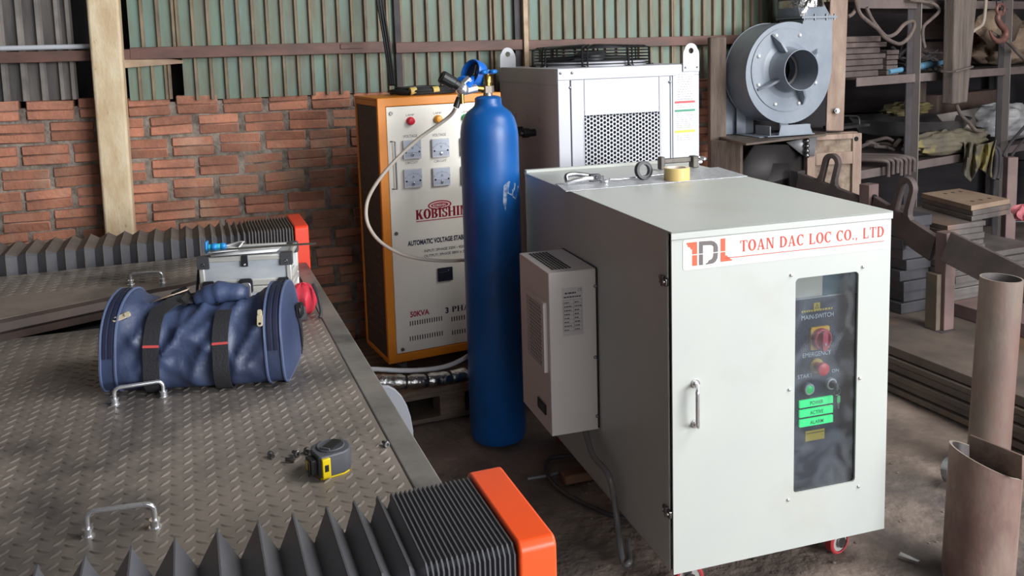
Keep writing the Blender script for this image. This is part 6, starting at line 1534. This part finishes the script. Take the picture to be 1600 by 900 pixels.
# ============================================================ PIPES AND SMALL FLOOR THINGS
PIPE = mat('rusty_pipe', s(132, 106, 97), .62, .1, s(108, 84, 78), 7, stretch=(1.5, 1.5, .7), bump=.10, bscale=60, col3=s(146, 126, 114), scale3=5, lo3=.48, hi3=.70)
PIPE2 = mat('tan_pipe', s(136, 122, 110), .6, .1, s(110, 98, 90), 7, stretch=(1.5, 1.5, .7), bump=.10, bscale=60, col3=s(124, 98, 90), scale3=3.5, lo3=.52, hi3=.68)
INNER = mat('pipe_inside', s(96, 90, 88), .6, .2)
def pipe(base, top, r, t_, m_, label, tilt, name='steel_pipe'):
    d = top-base; Q = d.to_track_quat('Z', 'Y').to_matrix(); n = 48; L_ = d.length; vs = []; fs = []; mi = []
    for rr, z0 in ((r, 0), (r, L_), (r-t_, L_), (r-t_, .004)):
        for i in range(n):
            a = 2*pi*i/n; p = V(rr*cos(a), rr*sin(a), 0)
            off = Q @ p
            w = base+d.normalized()*z0+off
            if z0 == L_: w += d.normalized()*(off.x*tilt[0]+off.y*tilt[1])
            if z0 == 0 or z0 == .004: w.z = base.z+(.0 if z0 == 0 else .002)
            vs.append(tuple(w))
    mb = MB(); 
    for k in range(3): mb.add([], []); 
    mb.v = vs
    for k in range(3):
        for i in range(n): mb.f.append([k*n+i, k*n+(i+1) % n, (k+1)*n+(i+1) % n, (k+1)*n+i]); mb.m.append({0: 0, 1: 2, 2: 1}[k])
    return tag(mb.build(name, [m_, INNER, mat('cut_rim', s(170, 158, 146), .45, .4)]), label, 'pipe')
PB = at_y(1526, 940, 2.36); PB.z = .004; PTp = at_y(1540, 718, 2.36)
pr = 55/FPX*2.36
pipe(PB, PTp, pr, .008, PIPE, 'wide short rusty pipe standing in the right foreground', (-.40, .0), 'steel_pipe')
Y2 = 3.0; MBs = at_y(1541, 776, Y2); MTp = at_y(1565, 434, Y2); MBs.z = .004
pipe(MBs, MTp, 31.5/FPX*Y2, .006, PIPE2, 'tall narrow tan pipe standing behind the wide foreground pipe', (0, 0), 'steel_pipe')
mb = MB(); q = [onpt for onpt in (at_y(1516, 679, 2.42), at_y(1599, 712, 2.24), at_y(1598, 750, 2.235), at_y(1516, 718, 2.415))]
mb.add([tuple(p) for p in q], [(0, 1, 2, 3)]); lbp = tag(mb.build('flat_plate', mat('plate_rust', s(128, 104, 94), .65, .1, s(98, 78, 70), 12, bump=.15, bscale=60), solid=.008, bevel=.0015), 'rusty flat plate wedged across the mouth of the wide pipe', 'plate')
q = at_z(1482, 742, .03); mb = MB(); mb.lathe([(.02, -.012), (.045, -.012), (.045, .012), (.02, .012), (.02, -.012)], 28, Matrix.Translation((q.x+.012, q.y, .046)) @ Matrix.Rotation(.5, 4, 'Z') @ Matrix.Rotation(pi/2-.15, 4, 'X'), 0, False)
tag(mb.build('flange_ring', ALU), 'small grey flange ring on the floor behind the wide pipe', 'ring')
q = at_z(1420, 872, .004); mb = MB(); A = frame((q.x, q.y, .004), -.75); mb.add([(-.028, -.006, .0), (.028, -.008, .004), (.030, .006, .001), (-.026, .007, .006)], [(0, 1, 2, 3)], 0, A)
tag(mb.build('paper_scrap', PAPER, solid=.001), 'little white scrap lying on the dirt floor by the wide pipe', 'scrap')
# brick fragment and dark hose under the cabinet
q = at_z(898, 744, .02); mb = MB(); A = frame((q.x, q.y, 0), .35); mb.box(-.045, .065, -.02, .03, .001, .035, 0, A)
tag(mb.build('wood_offcut', mat('brown_offcut', s(120, 84, 60), .8, 0, s(92, 66, 50), 10), bevel=.006), 'brown wood offcut lying on the floor in front of the cream cabinet', 'offcut')
hp = [at_z(*p, .012) for p in ((1003, 812), (960, 806), (920, 790), (885, 772), (862, 752), (853, 730), (860, 716), (885, 712), (905, 712))]
tag(MB().tube(bez(hp, 8), .008, 10).build('floor_hose', mat('dark_hose', s(66, 62, 64), .4)), 'dark hose curving over the floor from under the cream cabinet', 'hose')
hp = [at_z(*p, .010) for p in ((824, 748), (850, 744), (880, 738), (905, 735))]
tag(MB().tube(bez(hp, 6), .006, 8).build('grey_tube', mat('grey_tube', s(110, 108, 112), .4)), 'short grey tube on the floor left of the wood offcut', 'tube')
# pebbles: loose grit on the dirt floor
mb = MB(); R_ = random.Random(4)
for k in range(260):
    x = R_.uniform(.2, 2.3); y = R_.uniform(1.9, 3.1); r_ = R_.uniform(.002, .007); z_ = .008*sin(5.1*x+1.3*y)*sin(3.7*y-.8*x)+.004*sin(17*x+3)*sin(15*y)-.012
    mb.sphere((x, y, z_+r_*.3), r_, 7, 5, (1, R_.uniform(.6, 1.2), .6))
o = mb.build('floor_grit', mat('grit', s(104, 92, 84), .9, island=.25)); tag(o, 'loose grit and pebbles scattered on the dirt floor', 'grit'); o['kind'] = 'stuff'
